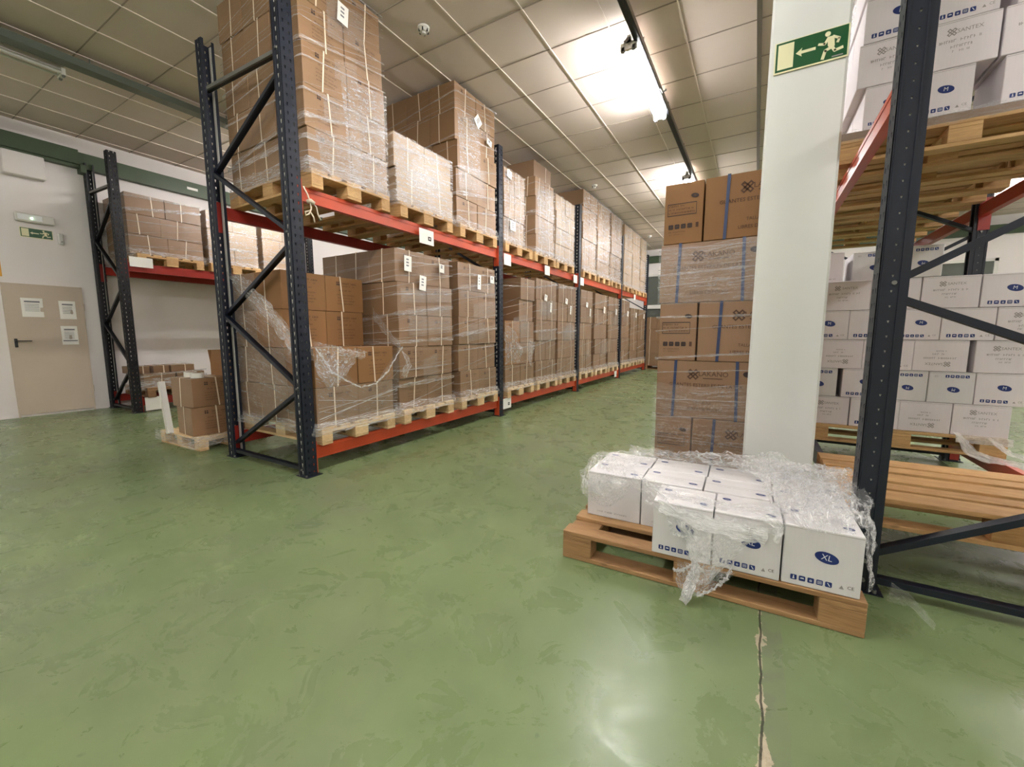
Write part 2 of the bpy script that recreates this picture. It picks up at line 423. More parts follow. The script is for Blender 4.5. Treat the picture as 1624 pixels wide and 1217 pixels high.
def ceiling_things():
    names = {-1.19: 'over the middle aisle', 4.08: 'beyond the right rack', -6.36: 'over the left aisle'}
    k = 0
    for x, ys, lits in ((-1.19, (-3.3, 0.42, 4.17, 7.92, 11.65), (1, 1, 1, 1, 1)), (4.08, (-3.3, 0.42, 4.17, 7.92, 11.65), (1, 1, 1, 1, 1)), (-6.36, (-3.3, 0.14, 3.92, 7.92, 11.65), (1, 0, 1, 1, 1))):
        for i, (y, l) in enumerate(zip(ys, lits)):
            r = luminaire(x, y, l)
            on = 'lit' if l else 'unlit'
            tag(r, f'{on} twin tube fluorescent light {names[x]}, ' + (['behind the camera', 'nearest the camera', 'second along the run', 'third along the run', 'last before the far wall'][i]), 'ceiling light', 'fluorescent lights')
        tr = MB(); tr.box(x + .05, x + .115, YB, YF, 3.85, 3.90) if x != -6.36 else tr.box(x + .12, x + .26, YB, YF, 3.86, 3.93)
        if x != -6.36: tr.box(x + .058, x + .107, YB, YF, 3.84, 3.853, 1)
        y = YB + .5
        while y < YF: tr.box(x + .078 + .1 * (x < -6), x + .086 + .1 * (x < -6), y, y + .008, 3.9, ZC - .008); y += 1.3
        o = ob('cable_trunking', tr, ['trunk', 'navy_dark'] if x != -6.36 else ['trunk_green']); tag(o, f'long metal cable trunking under the ceiling {names[x]}', 'cable tray')
        hk = MB()
        if x == -1.19:
            hk.tube([(x + .11, 5.05, 3.86), (x + .13, 5.12, 3.83), (x + .16, 5.14, 3.85), (x + .15, 5.18, 3.88)], .009, 8)
            o = ob('cable_hook', hk, 'galv'); tag(o, 'small cable hook sticking out of the trunking beside the lit tubes', 'hook')
    mb = MB(); mb.box(-.165, -.125, YB, YF, ZC - .03, ZC - .008); o = ob('ceiling_conduit', mb, 'trunk'); tag(o, 'flat brownish conduit running along the ceiling left of the white column', 'conduit')
    for i, y in enumerate((3.234, 8.015, 12.816)):
        d = MB(); d.cyl((0, 0, 0), (0, 0, -.02), .055, .055, 20); d.cyl((0, 0, -.02), (0, 0, -.045), .05, .038, 20); d.cyl((0, 0, -.045), (0, 0, -.06), .022, .018, 14)
        for k in range(6): d.box(.035, .048, -.006, .006, -.046, -.02, 1, Matrix.Rotation(k * pi / 3, 4, 'Z'))
        o = ob('smoke_detector', d, ['white_plastic', 'black'], loc=(-2.86, y, ZC - .006)); tag(o, 'round white smoke detector on the ceiling, ' + ['nearest of three', 'middle of three', 'farthest of three'][i], 'smoke detector', 'ceiling smoke detectors')
ceiling_things()

# ------------------------------------------------------------------ signs
def stroke(mb, pts, w, z, mi):
    for a, b in zip(pts, pts[1:]):
        a = Vector(a); b = Vector(b); d = (b - a).normalized(); n = Vector((-d.y, d.x)) * w / 2; e = d * w * .25
        mb.poly([a - n - e, b - n + e, b + n + e, a + n - e], z, mi)
def exit_sign(W, H):
    s = MB(); s.box(-.006, W + .006, -.008, H + .004, -.004, 0, 1); s.box(0, W, 0, H, 0, .001, 0)
    q = lambda u, v: (u * W, (1 - v) * H)
    s.poly([q(.03, .93), q(.26, .93), q(.26, .07), q(.03, .07)], .0016, 1)
    z = .0018
    s.poly([q(.57, .46), q(.37, .46), q(.38, .36), q(.29, .51), q(.38, .66), q(.37, .56), q(.57, .56)][::1], z, 1)
    cx, cy = q(.725, .15); s.poly([(cx + .085 * H * cos(t * pi / 8), cy + .085 * H * sin(t * pi / 8)) for t in range(16)], z, 1)
    k = H / 1.0
    stroke(s, [q(.735, .30), q(.69, .46), q(.61, .42)], .085 * k, z, 1)
    stroke(s, [q(.80, .27), q(.885, .38), q(.865, .50)], .08 * k, z + .0001, 1)
    s.poly([q(.72, .25), q(.815, .25), q(.83, .60), q(.77, .66), q(.735, .55)][::-1], z + .0002, 1)
    stroke(s, [q(.79, .60), q(.835, .76), q(.935, .715)], .095 * k, z + .0003, 1)
    stroke(s, [q(.79, .62), q(.705, .69), q(.675, .94)], .10 * k, z + .0004, 1)
    s.poly([q(.80, .965), q(.95, .965), q(.95, .925), q(.80, .925)], z, 2)
    return s
def wall_things():
    s = exit_sign(.305, .142)
    o = ob('exit_sign', s, ['sign_green', 'sign_cream', 'ink_grey'], loc=(0.002, 2.793, 2.545), rot=(R(90), 0, 0)); tag(o, 'green emergency exit sign with running man and left arrow on the white column', 'exit sign')
    s = exit_sign(.30, .118)
    o = ob('exit_sign', s, ['sign_green', 'sign_cream', 'ink_grey'], loc=(XL + .006, 1.64, 2.487), rot=(R(90), 0, R(90))); tag(o, 'small green exit sign with running man on the white wall above the beige door', 'exit sign')
    r = empty('emergency_light', (XL, 1.60, 2.68))
    b = MB(); b.bbox(0, .07, 0, .37, 0, .115, .012); ob('housing', b, 'white_plastic', r)
    b = MB(); b.bbox(.068, .076, .02, .25, .02, .095, .003); ob('diffuser', b, 'ink_white', r)
    b = MB(); b.cyl((.076, .15, .05), (.081, .15, .05), .008, n=10); ob('indicator_lamp', b, 'led', r)
    tag(r, 'white emergency light with a small green lamp above the exit sign', 'emergency light')
    b = MB(); b.bbox(XL, XL + .05, 1.985, 2.045, 2.43, 2.59, .012); b.cyl((XL + .05, 2.02, 2.47), (XL + .054, 2.02, 2.47), .008, mi=1)
    o = ob('wall_alarm', b, ['white_plastic', 'black']); tag(o, 'small white plastic alarm box on the wall right of the exit sign', 'alarm box')
    b = MB(); b.bbox(XL, XL + .12, 1.54, 1.93, 3.27, 3.57, .01); o = ob('wall_cabinet', b, 'wall'); tag(o, 'white box mounted high on the wall under the green beam', 'wall box')
    b = MB(); b.box(XL, XL + .004, 1.20, 1.425, 1.92, 2.15, 0); b.box(XL + .004, XL + .005, 1.25, 1.41, 1.97, 2.04, 1); o = ob('warning_sign', b, ['yellow', 'black']); tag(o, 'yellow warning sign on the wall at the left edge, above the door', 'sign')
    b = MB(); b.box(XL + .10, XL + .104, 3.62, 3.78, 3.65, 3.69); o = ob('beam_sticker', b, 'paper'); tag(o, 'narrow white sticker on the green beam above the left rack', 'sticker')
wall_things()

# ------------------------------------------------------------------ pallets
def pallet_proto(key, mat, tops=((0, .145), (.177, .277), (.3275, .4725), (.523, .623), (.655, .8))):
    root = empty('pallet')
    L, W = 1.2, .8
    bx = lambda x0, x1, y0, y1, z0, z1: (lambda m: (m.bbox(x0, x1, y0, y1, z0, z1, .0025), m)[1])(MB())
    for y0, y1 in tops: ob('top_board', bx(0, L, y0, y1, .122, .144), mat, root)
    for x0 in (0, .5275, 1.055): ob('cross_board', bx(x0, x0 + .145, 0, W, .100, .1218), mat, root)
    for x0 in (0, .5275, 1.055):
        for y0, y1 in ((0, .1), (.3275, .4725), (.7, .8)): ob('block', bx(x0, x0 + .145, y0, y1, .0222, .0998), mat, root)
    for y0, y1 in ((0, .1), (.3275, .4725), (.7, .8)): ob('bottom_board', bx(0, L, y0, y1, 0, .022), mat, root)
    kids(root); return root
PAL = {}
def pallet(mat, loc, rotz, label, group=None, scale=None):
    if mat not in PAL:
        PAL[mat] = pallet_proto(mat, mat); o = PAL[mat]
    else:
        o = copy_tree(PAL[mat])
        for k in ('group',):
            if k in o: del o[k]
    o.location = loc; o.rotation_euler = (0, 0, rotz)
    if scale: o.scale = scale
    tag(o, label, 'pallet', group); return o

# ------------------------------------------------------------------ printing
GL = {}
def glyphs(txt):
    if txt in GL: return GL[txt]
    cu = bpy.data.curves.new('t', 'FONT'); cu.body = txt; cu.size = 1.0; cu.align_x = 'CENTER'; cu.align_y = 'CENTER'; cu.resolution_u = 2
    o = bpy.data.objects.new('t', cu); C.objects.link(o)
    dg = bpy.context.evaluated_depsgraph_get(); dg.update(); me = o.evaluated_get(dg).to_mesh()
    r = ([tuple(v.co) for v in me.vertices], [tuple(p.vertices) for p in me.polygons])
    o.evaluated_get(dg).to_mesh_clear(); bpy.data.objects.remove(o); bpy.data.curves.remove(cu)
    GL[txt] = r; return r
def text(mb, txt, cx, cy, h, z, mi, rot=0.0, sx=1.0):
    vs, fs = glyphs(txt); c, s = cos(rot), sin(rot); h *= 1.35
    mb.add([(cx + (x * sx * c - y * s) * h, cy + (x * sx * s + y * c) * h, z) for x, y, _ in vs], fs, mi)
def oval(mb, cx, cy, a, b, z, mi, rot=0.0, n=24):
    c, s = cos(rot), sin(rot)
    mb.poly([(cx + a * cos(2 * pi * i / n) * c - b * sin(2 * pi * i / n) * s, cy + a * cos(2 * pi * i / n) * s + b * sin(2 * pi * i / n) * c) for i in range(n)], z, mi)
def rect(mb, x0, x1, y0, y1, z, mi): mb.poly([(x0, y0), (x1, y0), (x1, y1), (x0, y1)], z, mi)
def blur_line(mb, x0, x1, y, h, z, mi, rng):   # a line of print too small to read
    x = x0
    while x < x1:
        l = rng.choice((.5, .7, .8, 1.0)) * h
        if rng.random() < .14: x += h * .9; continue
        k = rng.randrange(3)
        rect(mb, x, x + h * .18, y, y + h, z, mi)
        if k != 1: rect(mb, x, min(x + l * .7, x1), y + h * (.8 if k else .4), y + h * (1.0 if k else .6), z, mi)
        if k == 1: rect(mb, x + l * .5, x + l * .5 + h * .16, y, y + h * .9, z, mi)
        x += l * .85 + h * .15
def knot(mb, cx, cy, r, z, mi, rot=pi / 4):   # four linked loops
    for k in range(4):
        a = k * pi / 2 + rot; c, s = cos(a), sin(a)
        f = lambda x, y: (cx + (x * c - y * s) * r, cy + (x * s + y * c) * r)
        ring = [(.12, -.34), (.95, -.34), (.95, .34), (.12, .34)]; inn = [(.34, -.13), (.74, -.13), (.74, .13), (.34, .13)]
        o = [f(*p) for p in ring]; i = [f(*p) for p in inn]
        for q in range(4): mb.poly([o[q], o[(q + 1) % 4], i[(q + 1) % 4], i[q]], z, mi)
def icons(mb, x0, y0, s, n, gap, z, mi, mw):
    for k in range(n):
        x = x0 + k * (s + gap); b = s * .12
        mb.poly([(x + b, y0), (x + s - b, y0), (x + s, y0 + b), (x + s, y0 + s - b), (x + s - b, y0 + s), (x + b, y0 + s), (x, y0 + s - b), (x, y0 + b)], z, mi)
        zz = z + .0003; q = lambda a, c: (x + a * s, y0 + c * s)
        if k == 0: mb.poly([q(.42, .85), q(.42, .5), q(.3, .2), q(.7, .2), q(.58, .5), q(.58, .85)][::-1], zz, mw)
        if k == 1: mb.poly([q(.18, .45), q(.82, .45), q(.7, .68), q(.3, .68)], zz, mw)
        if k == 2: oval(mb, x + s * .5, y0 + s * .45, s * .2, s * .22, zz, mw, 0, 8); oval(mb, x + s * .5, y0 + s * .45, s * .1, s * .11, zz + .0003, mi, 0, 8)
        if k == 3:
            for j in range(3): rect(mb, x + s * .15, x + s * .85, y0 + s * (.25 + .22 * j), y0 + s * (.33 + .22 * j), zz, mw)
        if k == 4: mb.poly([q(.25, .8), q(.4, .8), q(.8, .2), q(.62, .2)][::-1], zz, mw)
PR = {}
def face_map(mb, face, w, d, h, eps):
    out = MB(); out.f = mb.f; out.mi = mb.mi; out.smooth = mb.smooth; out.uv = mb.uv
    for x, y, z in mb.v:
        if face == '-y': q = (x, -d / 2 - eps - z, y)
        elif face == '+x': q = (w / 2 + eps + z, x, y)
        elif face == '-x': q = (-w / 2 - eps - z, -x, y)
        else: q = (x, y, h + eps + z)
        out.v.append(q)
    return out
def printing(kind, face, w, d, h, eps):
    # local face coords: x across (centre 0), y up from base
    key = (kind, face, round(w, 3), round(d, 3), round(h, 3))
    if key in PR: return PR[key]
    mb = MB(); rng = random.Random(hash(kind) % 97 if False else len(kind) * 7 + 3)
    W = d if face in ('+x', '-x') else w
    H = d if face == 'top' else h
    mats = ['ink_blue', 'ink_white', 'ink_grey', 'ink_brown', 'ink_dark']
    if kind in ('XL', 'M', 'Mup'):
        f = (lambda y: H - y) if kind == 'Mup' else (lambda y: y)
        rt = pi if kind == 'Mup' else 0
        a = W * (.14 if kind != 'XL' else .155)
        oval(mb, W * .06, f(H * .56), a, a * .58, 0, 0, R(-12)); text(mb, 'XL' if kind == 'XL' else 'M', W * .06, f(H * .56), a * .62, .0004, 1, rt - R(6), .9)
        s = W * .085
        x0 = -W * .38
        if kind == 'Mup': icons(mb, -W * .02 - W * .12, H * .82, s, 5, s * .25, 0, 0, 1); text(mb, 'CE', -W * .34, H * .86, s * .6, 0, 2, pi)
        else: icons(mb, x0, H * .09, s, 5, s * .32, 0, 0, 1); text(mb, 'CE', W * .38, H * .15, s * .62, 0, 4 if kind == 'XL' else 2); mb.poly([(W * .24, H * .11), (W * .30, H * .11), (W * .27, H * .17)], 0, 2)
    elif kind in ('logo', 'logoup'):
        if kind == 'logo':
            g = lambda x, y: (x, y); rt = 0
        else:
            g = lambda x, y: (-x, H - y); rt = pi
        c = g(-W * .14, H * .76); knot(mb, c[0], c[1], H * .095, 0, 2)
        c = g(W * .10, H * .755); text(mb, 'SANTEX', c[0], c[1], H * .085, 0, 2, rt)
        for (x, y, s, l) in ((0, .57, .06, .30), (0, .44, .055, .14), (0, .34, .045, .11)):
            c = g(x, H * y); blur_line(mb, c[0] - W * l, c[0] + W * l, c[1] - H * s / 2, H * s, 0, 2, rng)
    elif kind == 'top':
        for x, y in ((-W * .33, H * .22), (W * .34, -H * .25)): oval(mb, x, y, W * .075, H * .06, 0, 0, R(-8)); rect(mb, x - W * .03, x + W * .03, y - H * .008, y + H * .008, .0003, 1)
        blur_line(mb, -W * .3, W * .2, -H * .12, H * .03, 0, 2, rng)
        rect(mb, -W * .5, W * .5, -.0012, .0012, 0, 2)
        rect(mb, -W * .48, W * .48, H * .30, H * .304, 0, 2)
    elif kind == 'low':
        blur_line(mb, -W * .3, W * .25, H * .1, H * .035, 0, 2, rng)
    elif kind == 'glove_end':
        oval(mb, W * .28, H * .77, W * .10, W * .058, 0, 4, R(-10)); oval(mb, W * .28, H * .77, W * .03, W * .025, .0003, 3, 0, 8)
        for a, b, c, e in ((-.42, .33, .66, .672), (-.42, .33, .47, .482)): rect(mb, W * a, W * b, H * c, H * e, 0, 4)
        for a in (-.42, .322): rect(mb, W * a, W * (a + .012), H * .47, H * .67, 0, 4)
        for i, l in enumerate((.02, .30, .26)): blur_line(mb, -W * .39, W * l, H * (.615 - i * .055), H * .028, 0, 3, rng)
        icons(mb, -W * .38, H * .25, W * .125, 4, W * .04, 0, 4, 3)
        blur_line(mb, -W * .37, W * .05, H * .19, H * .02, 0, 3, rng); blur_line(mb, -W * .36, W * .02, H * .15, H * .015, 0, 3, rng)
        rect(mb, W * .33, W * .40, H * .25, H * .33, 0, 3)
    elif kind == 'glove_side':
        knot(mb, -W * .12, H * .77, H * .105, 0, 3); text(mb, 'LAKANO', W * .08, H * .78, H * .085, 0, 3)
        rect(mb, -W * .02, W * .17, H * .70, H * .715, 0, 3)
        text(mb, 'GUANTES ESTERILES DE LATEX', 0, H * .58, H * .062, 0, 3)
        text(mb, 'TALLA 7,5', -W * .02, H * .28, H * .05, 0, 3); text(mb, 'LIBRES DE POLVO', 0, H * .16, H * .055, 0, 3)
        oval(mb, W * .40, H * .80, W * .04, W * .028, 0, 4, R(-10))
    elif kind == 'export':      # small cross mark, title and faint lines
        x0 = -W * .22
        for i, j in ((0, 0), (1, 0), (0, 1), (1, 1)):
            s = W * .035; xx = x0 + i * s * 1.3; yy = H * .76 + j * s * 1.3; rect(mb, xx, xx + s, yy, yy + s, 0, 4 if j == 0 else 3)
        blur_line(mb, -W * .06, W * .30, H * .80, H * .05, 0, 3, rng); blur_line(mb, -W * .06, W * .26, H * .73, H * .03, 0, 3, rng)
        blur_line(mb, -W * .16, W * .16, H * .60, H * .04, 0, 3, rng)
        for k in range(4): blur_line(mb, -W * .22, W * (.25 - .06 * (k % 2)), H * (.47 - k * .085), H * .032, 0, 3, rng)
    mm = face_map(mb, face, w, d, h, eps).mesh('printing', mats); PR[key] = mm; return mm

# ------------------------------------------------------------------ cartons
BX = {}
def body_mesh(w, d, h, mat, seed):
    key = ('b', round(w, 3), round(d, 3), round(h, 3), mat, seed)
    if key in BX: return BX[key]
    mb = MB(); bl = .0 if mat.startswith('white') else .0025
    mb.bbox(-w / 2, w / 2, -d / 2, d / 2, 0, h, .003, 0, bl)
    if not mat.startswith('white'):   # meeting edge of the flaps along the top
        rect(mb, -w / 2 + .01, w / 2 - .01, -.0015, .0015, h + bl + .0003, 1)
    else:
        mb.box(-w / 2 + .003, w / 2 - .003, -d / 2 - .0008, -d / 2, h - .010, h - .0085, 1)
    m = mb.mesh('carton', [mat, 'ink_brown' if not mat.startswith('white') else 'ink_grey']); BX[key] = m; return m
def strap_mesh(w, d, h, axis, off, slant, mat='strap_white', sw=.006):
    key = ('s', round(w, 3), round(d, 3), round(h, 3), axis, round(off, 3), round(slant, 3), mat)
    if key in BX: return BX[key]
    mb = MB(); e = .0048; t = .0012
    # loop in plane containing z and (x if axis=='x' else y)
    A = (w if axis == 'x' else d) / 2
    loop_o = [(-A - e, -e * .3), (A + e, -e * .3), (A + e, h + e), (-A - e, h + e)]
    loop_i = [(-A - e + t, -e * .3 + .0003), (A + e - t, -e * .3 + .0003), (A + e - t, h + e - t), (-A - e + t, h + e - t)]
    for k in range(4):
        vs = []
        for side in (-1, 1):
            for p in (loop_o[k], loop_o[(k + 1) % 4], loop_i[(k + 1) % 4], loop_i[k]):
                s = off + slant * (p[1] / h - .5) + side * sw
                vs.append((p[0], s, p[1]) if axis == 'x' else (s, p[0], p[1]))
        mb.add(vs, [(0, 1, 2, 3), (7, 6, 5, 4), (0, 4, 5, 1), (2, 6, 7, 3)])
    m = mb.mesh('strap', [mat]); BX[key] = m; return m
def carton(cx, cy, z, w, d, h, mat, label, group, straps=(), prints=(), rot=0.0, jit=.004, gap=.004, name='carton', seed=None):
    r = RND; seed = r.randrange(3)
    o = link(name, body_mesh(w - gap, d - gap, h - .003, mat, seed), None, (cx + r.uniform(-jit, jit), cy + r.uniform(-jit, jit), z), (0, 0, rot + r.uniform(-jit, jit) * 2.0))
    tag(o, label, 'carton', group)
    for st in straps: link('strap', strap_mesh(w - gap, d - gap, h - .003, *st), o)
    for kd, fc in prints: link('printing', printing(kd, fc, w - gap, d - gap, h - .003, .0008 if mat.startswith('white') else .0036), o)
    return o
ORD = ['first', 'second', 'third', 'fourth', 'fifth', 'sixth', 'seventh', 'eighth', 'ninth', 'tenth', 'eleventh', 'twelfth']
LAY = ['bottom layer', 'second layer', 'third layer', 'fourth layer', 'fifth layer', 'sixth layer']

# ------------------------------------------------------------------ film helpers
def nz(x, y, z=0.0): return mnoise.noise(Vector((x, y, z)))
def resample(pts, n):
    pts = [Vector(p) for p in pts]; L = [0]
    for a, b in zip(pts, pts[1:]): L.append(L[-1] + (b - a).length)
    out = []
    for i in range(n):
        t = L[-1] * i / (n - 1); k = 0
        while k < len(L) - 2 and L[k + 1] < t: k += 1
        f = (t - L[k]) / max(1e-6, L[k + 1] - L[k]); out.append(pts[k].lerp(pts[k + 1], min(1, f)))
    return out
def loft(mb, A, B, nu, nv, amp, freq, seed, mi=0, mid=None, push=None):
    A = resample(A, nu); B = resample(B, nu); Mi = resample(mid, nu) if mid else None
    P = []; U = []
    for i in range(nu):
        row = []; ur = []
        for j in range(nv):
            v = j / (nv - 1)
            if Mi: p = A[i] * (1 - v) ** 2 + Mi[i] * 2 * v * (1 - v) + B[i] * v * v
            else: p = A[i].lerp(B[i], v)
            q = p * freq
            dsp = Vector((nz(q.x + seed, q.y, q.z), nz(q.x, q.y + seed + 9, q.z), nz(q.x, q.y, q.z + seed + 19))) * amp
            rid = (1 - abs(nz(q.x * 1.7 + seed, q.y * 1.7, q.z * 1.7)) * 2.2) ** 3
            if push: dsp += Vector(push) * (rid * amp * .9)
            else: dsp += Vector((.3, -.5, .6)) * (rid * amp * .8)
            dsp += Vector((nz(q.x * 3 + seed, q.y * 3, q.z * 3), nz(q.x * 3, q.y * 3 + seed, q.z * 3), nz(q.x * 3, q.y * 3, q.z * 3 + seed))) * amp * .45
            if push:
                pv = Vector(push); k = dsp.dot(pv)
                if k < 0: dsp -= pv * (k * 1.8)
            p = p + dsp; row.append(tuple(p)); ur.append((i / (nu - 1) * 2, v * 2))
        P.append(row); U.append(ur)
    mb.grid(P, mi, U)
def wrap_ribbon(mb, path, w, seed, n=40, mi=0, amp=.003):
    # path: list of (point, outward normal); ribbon stands on the surface
    pts = resample([p for p, _ in path], n); P = []; U = []
    segs = path
    for i, p in enumerate(pts):
        best = min(range(len(segs) - 1), key=lambda k: (p - Vector(segs[k][0])).length + (p - Vector(segs[k + 1][0])).length - (Vector(segs[k][0]) - Vector(segs[k + 1][0])).length)
        nrm = Vector(segs[best][1])
        ww = w * (.55 + .6 * abs(nz(i * .21 + seed, seed)) + .3 * sin(i * .5 + seed) ** 2)
        row = []; ur = []
        for j in range(4):
            s = (j / 3 - .5) * ww
            row.append(tuple(p + Vector((0, 0, s)) + nrm * (.004 + abs(nz(i * .7, j * 1.3 + seed)) * amp * 2)))
            ur.append((i * .12 + seed, j / 3))
        P.append(row); U.append(ur)
    mb.grid(P, mi, U)
def rope(mb, pts, w, seed, n=36, mi=0, strands=4):
    base = resample(pts, n)
    for k in range(strands):
        A = []; B = []
        for i, p in enumerate(base):
            t = i * .55 + seed + k * 1.9; ww = w * (.45 + .75 * abs(nz(i * .33 + k * 7, seed)))
            c = Vector((nz(i * .4, k + seed, 1), nz(i * .4, k + seed, 5), nz(i * .4, k + seed, 9))) * w * 1.1
            d = Vector((cos(t * .5) * .5, sin(t * .5) * .5, cos(t * .8 + k))) * ww * .5
            A.append(tuple(p + c + d)); B.append(tuple(p + c - d))
        P = []; U = []
        for i in range(n):
            a = Vector(A[i]); b = Vector(B[i]); P.append([tuple(a), tuple(a.lerp(b, .5) + Vector((0, -.12, .1)) * w), tuple(b)]); U.append([(i * .08, 0), (i * .08, .5), (i * .08, 1)])
        mb.grid(P, mi, U)
def stack_film(name_label, y0, y1, xf, xb, z0, z1, seed, bands=7, haze=False, skirt=True, side=True, gap=.012, parent_kids=(), zt=None, dens=1.0, patches=0, laps=()):
    """film on the -y side (from xb to xf) and on the +x front (y0 to y1)"""
    rng = random.Random(seed); mb = MB()
    e = .009
    def path(za, zb, zc):
        p = [((xf + e, y0 - e, zb), (1, 0, 0)), ((xf + e, y1 + e * .3, zc), (1, 0, 0))]
        if side: p = [((xb, y0 - e, za), (0, -1, 0)), ((xf + e, y0 - e, zb), (0, -1, 0))] + [((xf + e, y1 + e * .3, zc), (1, 0, 0))]
        return p
    H = z1 - z0
    for k in range(bands):
        zb = z0 + H * (k + rng.uniform(.1, .9)) / bands; sl = rng.uniform(.02, .17)
        pa = path(zb - sl * 1.2, zb, min(z1, zb + sl))
        if side: pa = [(pa[0][0], (0, -1, 0)), (pa[1][0], (1, 0, 0)), (pa[2][0], (1, 0, 0))]
        wrap_ribbon(mb, pa, rng.choice((.010, .014, .022, .045)) * dens, seed * 3.1 + k, 44, 0)
        for q in range(2):
            dz = rng.uniform(-.5, .5) * H / bands; tl = rng.uniform(-.06, .16)
            pb = [((p[0][0], p[0][1], min(z1, max(z0, p[0][2] + dz + (tl if i_ == len(pa) - 1 else 0)))), p[1]) for i_, p in enumerate(pa)]
            wrap_ribbon(mb, pb, rng.choice((.003, .004, .007)), seed * 1.7 + k * 5 + q, 30, 0, .001)
    for q in range(patches):   # wider turns of film, visible as crinkled patches
        ya = rng.uniform(y0, y0 + (y1 - y0) * .4); yb = rng.uniform(y0 + (y1 - y0) * .6, y1); za = rng.uniform(z0 + .1, z1 - .35); hh = rng.uniform(.14, .30)
        loft(mb, [(xf + .016, ya, za + hh), (xf + .016, yb, za + hh + .06)], [(xf + .016, ya, za), (xf + .016, yb, za + .05)], 18, 12, .004, 9, seed + q * 3, 1, push=(1, 0, 0))
    if skirt:   # film gathered round the deck of the pallet
        A = [(xb, y0 - .012, z0 + .07), (xf + .014, y0 - .012, z0 + .08), (xf + .014, y1 + .005, z0 + .07)]
        B = [(xb, y0 - .02, z0 - .05), (xf + .05, y0 - .02, z0 - .05), (xf + .05, y1 + .01, z0 - .045)]
        if not side: A = A[1:]; B = B[1:]
        loft(mb, A, B, 60, 8, .012, 9, seed, 2)
    mats = ['film_band', 'film_sheet', 'film_loose']
    for q, (ya, yb, za, zb) in enumerate(laps):  # hazy film patches added to paint lamp glare on the front
        loft(mb, [(xf + .02, ya, zb - .06), (xf + .02, yb, zb)], [(xf + .02, ya + .05, za), (xf + .02, yb, za)], 20, 20, .005, 7, seed + q * 5, 3, push=(1, 0, 0))
    if haze or laps: mats.append('film_haze')
    if haze:
        A = [(xf + .013, y0 - .005, z1 + .004), (xf + .013, y1 + .005, z1 + .004)]; B = [(xf + .013, y0 - .005, z0 - .01), (xf + .013, y1 + .005, z0 - .01)]
        loft(mb, A, B, 14, 20, .007, 6, seed + 5, 3, push=(1, 0, 0))
    o = ob('stretch_film', mb, mats); tag(o, name_label, 'stretch film', 'film round the pallet loads'); return o
def sheet_label(parent, y, z, x, w=.09, h=.13, rot=0.0, face='+x', code=False):
    mb = MB(); mb.box(-w / 2, w / 2, -.0006, .0006, -h / 2, h / 2, 0)
    for k in range(3 if h > .1 else 2): mb.box(-w * .22, w * .12, -.0012, -.0004, h * (.26 - .2 * k) - .006, h * (.26 - .2 * k) + .008, 1)
    m = mb.mesh('shipping_label', ['paper', 'paper_print'])
    o = link('shipping_label', m, parent); o.matrix_local = Matrix.Translation((x, y, z)) @ Matrix.Rotation(R(90) if face == '+x' else 0, 4, 'Z') @ Matrix.Rotation(rot, 4, 'Y')
    return o

# ------------------------------------------------------------------ racks
def perf_panel(mb, origin, u, n, width, H, rows, pitch, hw, hh, th=.003, z0=0.02, mi=0):
    """flat perforated strip: origin at foot, u across, z up; rows = offsets of hole centres"""
    o = Vector(origin); u = Vector(u); n = Vector(n)
    def plate(a0, a1, c0, c1, b0, b1):   # trapezoid a0..a1 at b0 , c0..c1 at b1
        vs = []
        for t in (0, th):
            for a, b in ((a0, b0), (a1, b0), (c1, b1), (c0, b1)): vs.append(o + u * a + n * t + Vector((0, 0, b)))
        mb.add(vs, [(0, 1, 2, 3), (7, 6, 5, 4), (0, 4, 5, 1), (1, 5, 6, 2), (2, 6, 7, 3), (3, 7, 4, 0)], mi)
    edges = [0.0]
    for c in rows: edges += [c - hw / 2, c + hw / 2]
    edges.append(width)
    for k in range(0, len(edges), 2): plate(edges[k], edges[k + 1], edges[k], edges[k + 1], 0, H)
    for c in rows:
        z = 0.0; zz = z0
        while zz < H - hh:
            plate(c - hw / 2, c + hw / 2, c - hw / 2, c + hw / 2, z, zz)
            t = hw * .28   # the hole narrows towards its foot
            vs0 = plate(c - hw / 2, c - hw / 2 + t, c - hw / 2, c - hw / 2 + .0005, zz, zz + hh)
            plate(c + hw / 2 - t, c + hw / 2, c + hw / 2 - .0005, c + hw / 2, zz, zz + hh)
            z = zz + hh; zz += pitch
        plate(c - hw / 2, c + hw / 2, c - hw / 2, c + hw / 2, z, H)
def post_mesh(H, sx, mat='navy', pitch=.062, hs=(.022, .033)):
    """post 0.1 x 0.1, web facing sx*x direction at x = sx*0.05, open at the back"""
    mb = MB()
    perf_panel(mb, (sx * .05, -.05, 0), (0, 1, 0), (-sx, 0, 0), .1, H, (.028, .072), pitch, .013, .022)
    for sy in (-1, 1):
        perf_panel(mb, (-sx * .045, sy * .05, 0), (sx, 0, 0), (0, -sy, 0), .095, H, (.050,), pitch, hs[0], hs[1])
        mb.box(min(sx * -.012, sx * .022), max(sx * -.012, sx * .022), min(sy * .040, sy * .044), max(sy * .040, sy * .044), 0.02, H - .02, 1)  # pale strip added inside the post, seen through the holes
        mb.box(min(-sx * .045, -sx * .048), max(-sx * .045, -sx * .048), min(sy * .05, sy * .03), max(sy * .05, sy * .03), 0, H)
        mb.box(-.003 + sx * .038, .003 + sx * .038, min(sy * .05, sy * .054), max(sy * .05, sy * .054), 0, H)
        mb.box(-.003 - sx * .020, .003 - sx * .020, min(sy * .05, sy * .054), max(sy * .05, sy * .054), 0, H)
    return mb
PM = {}
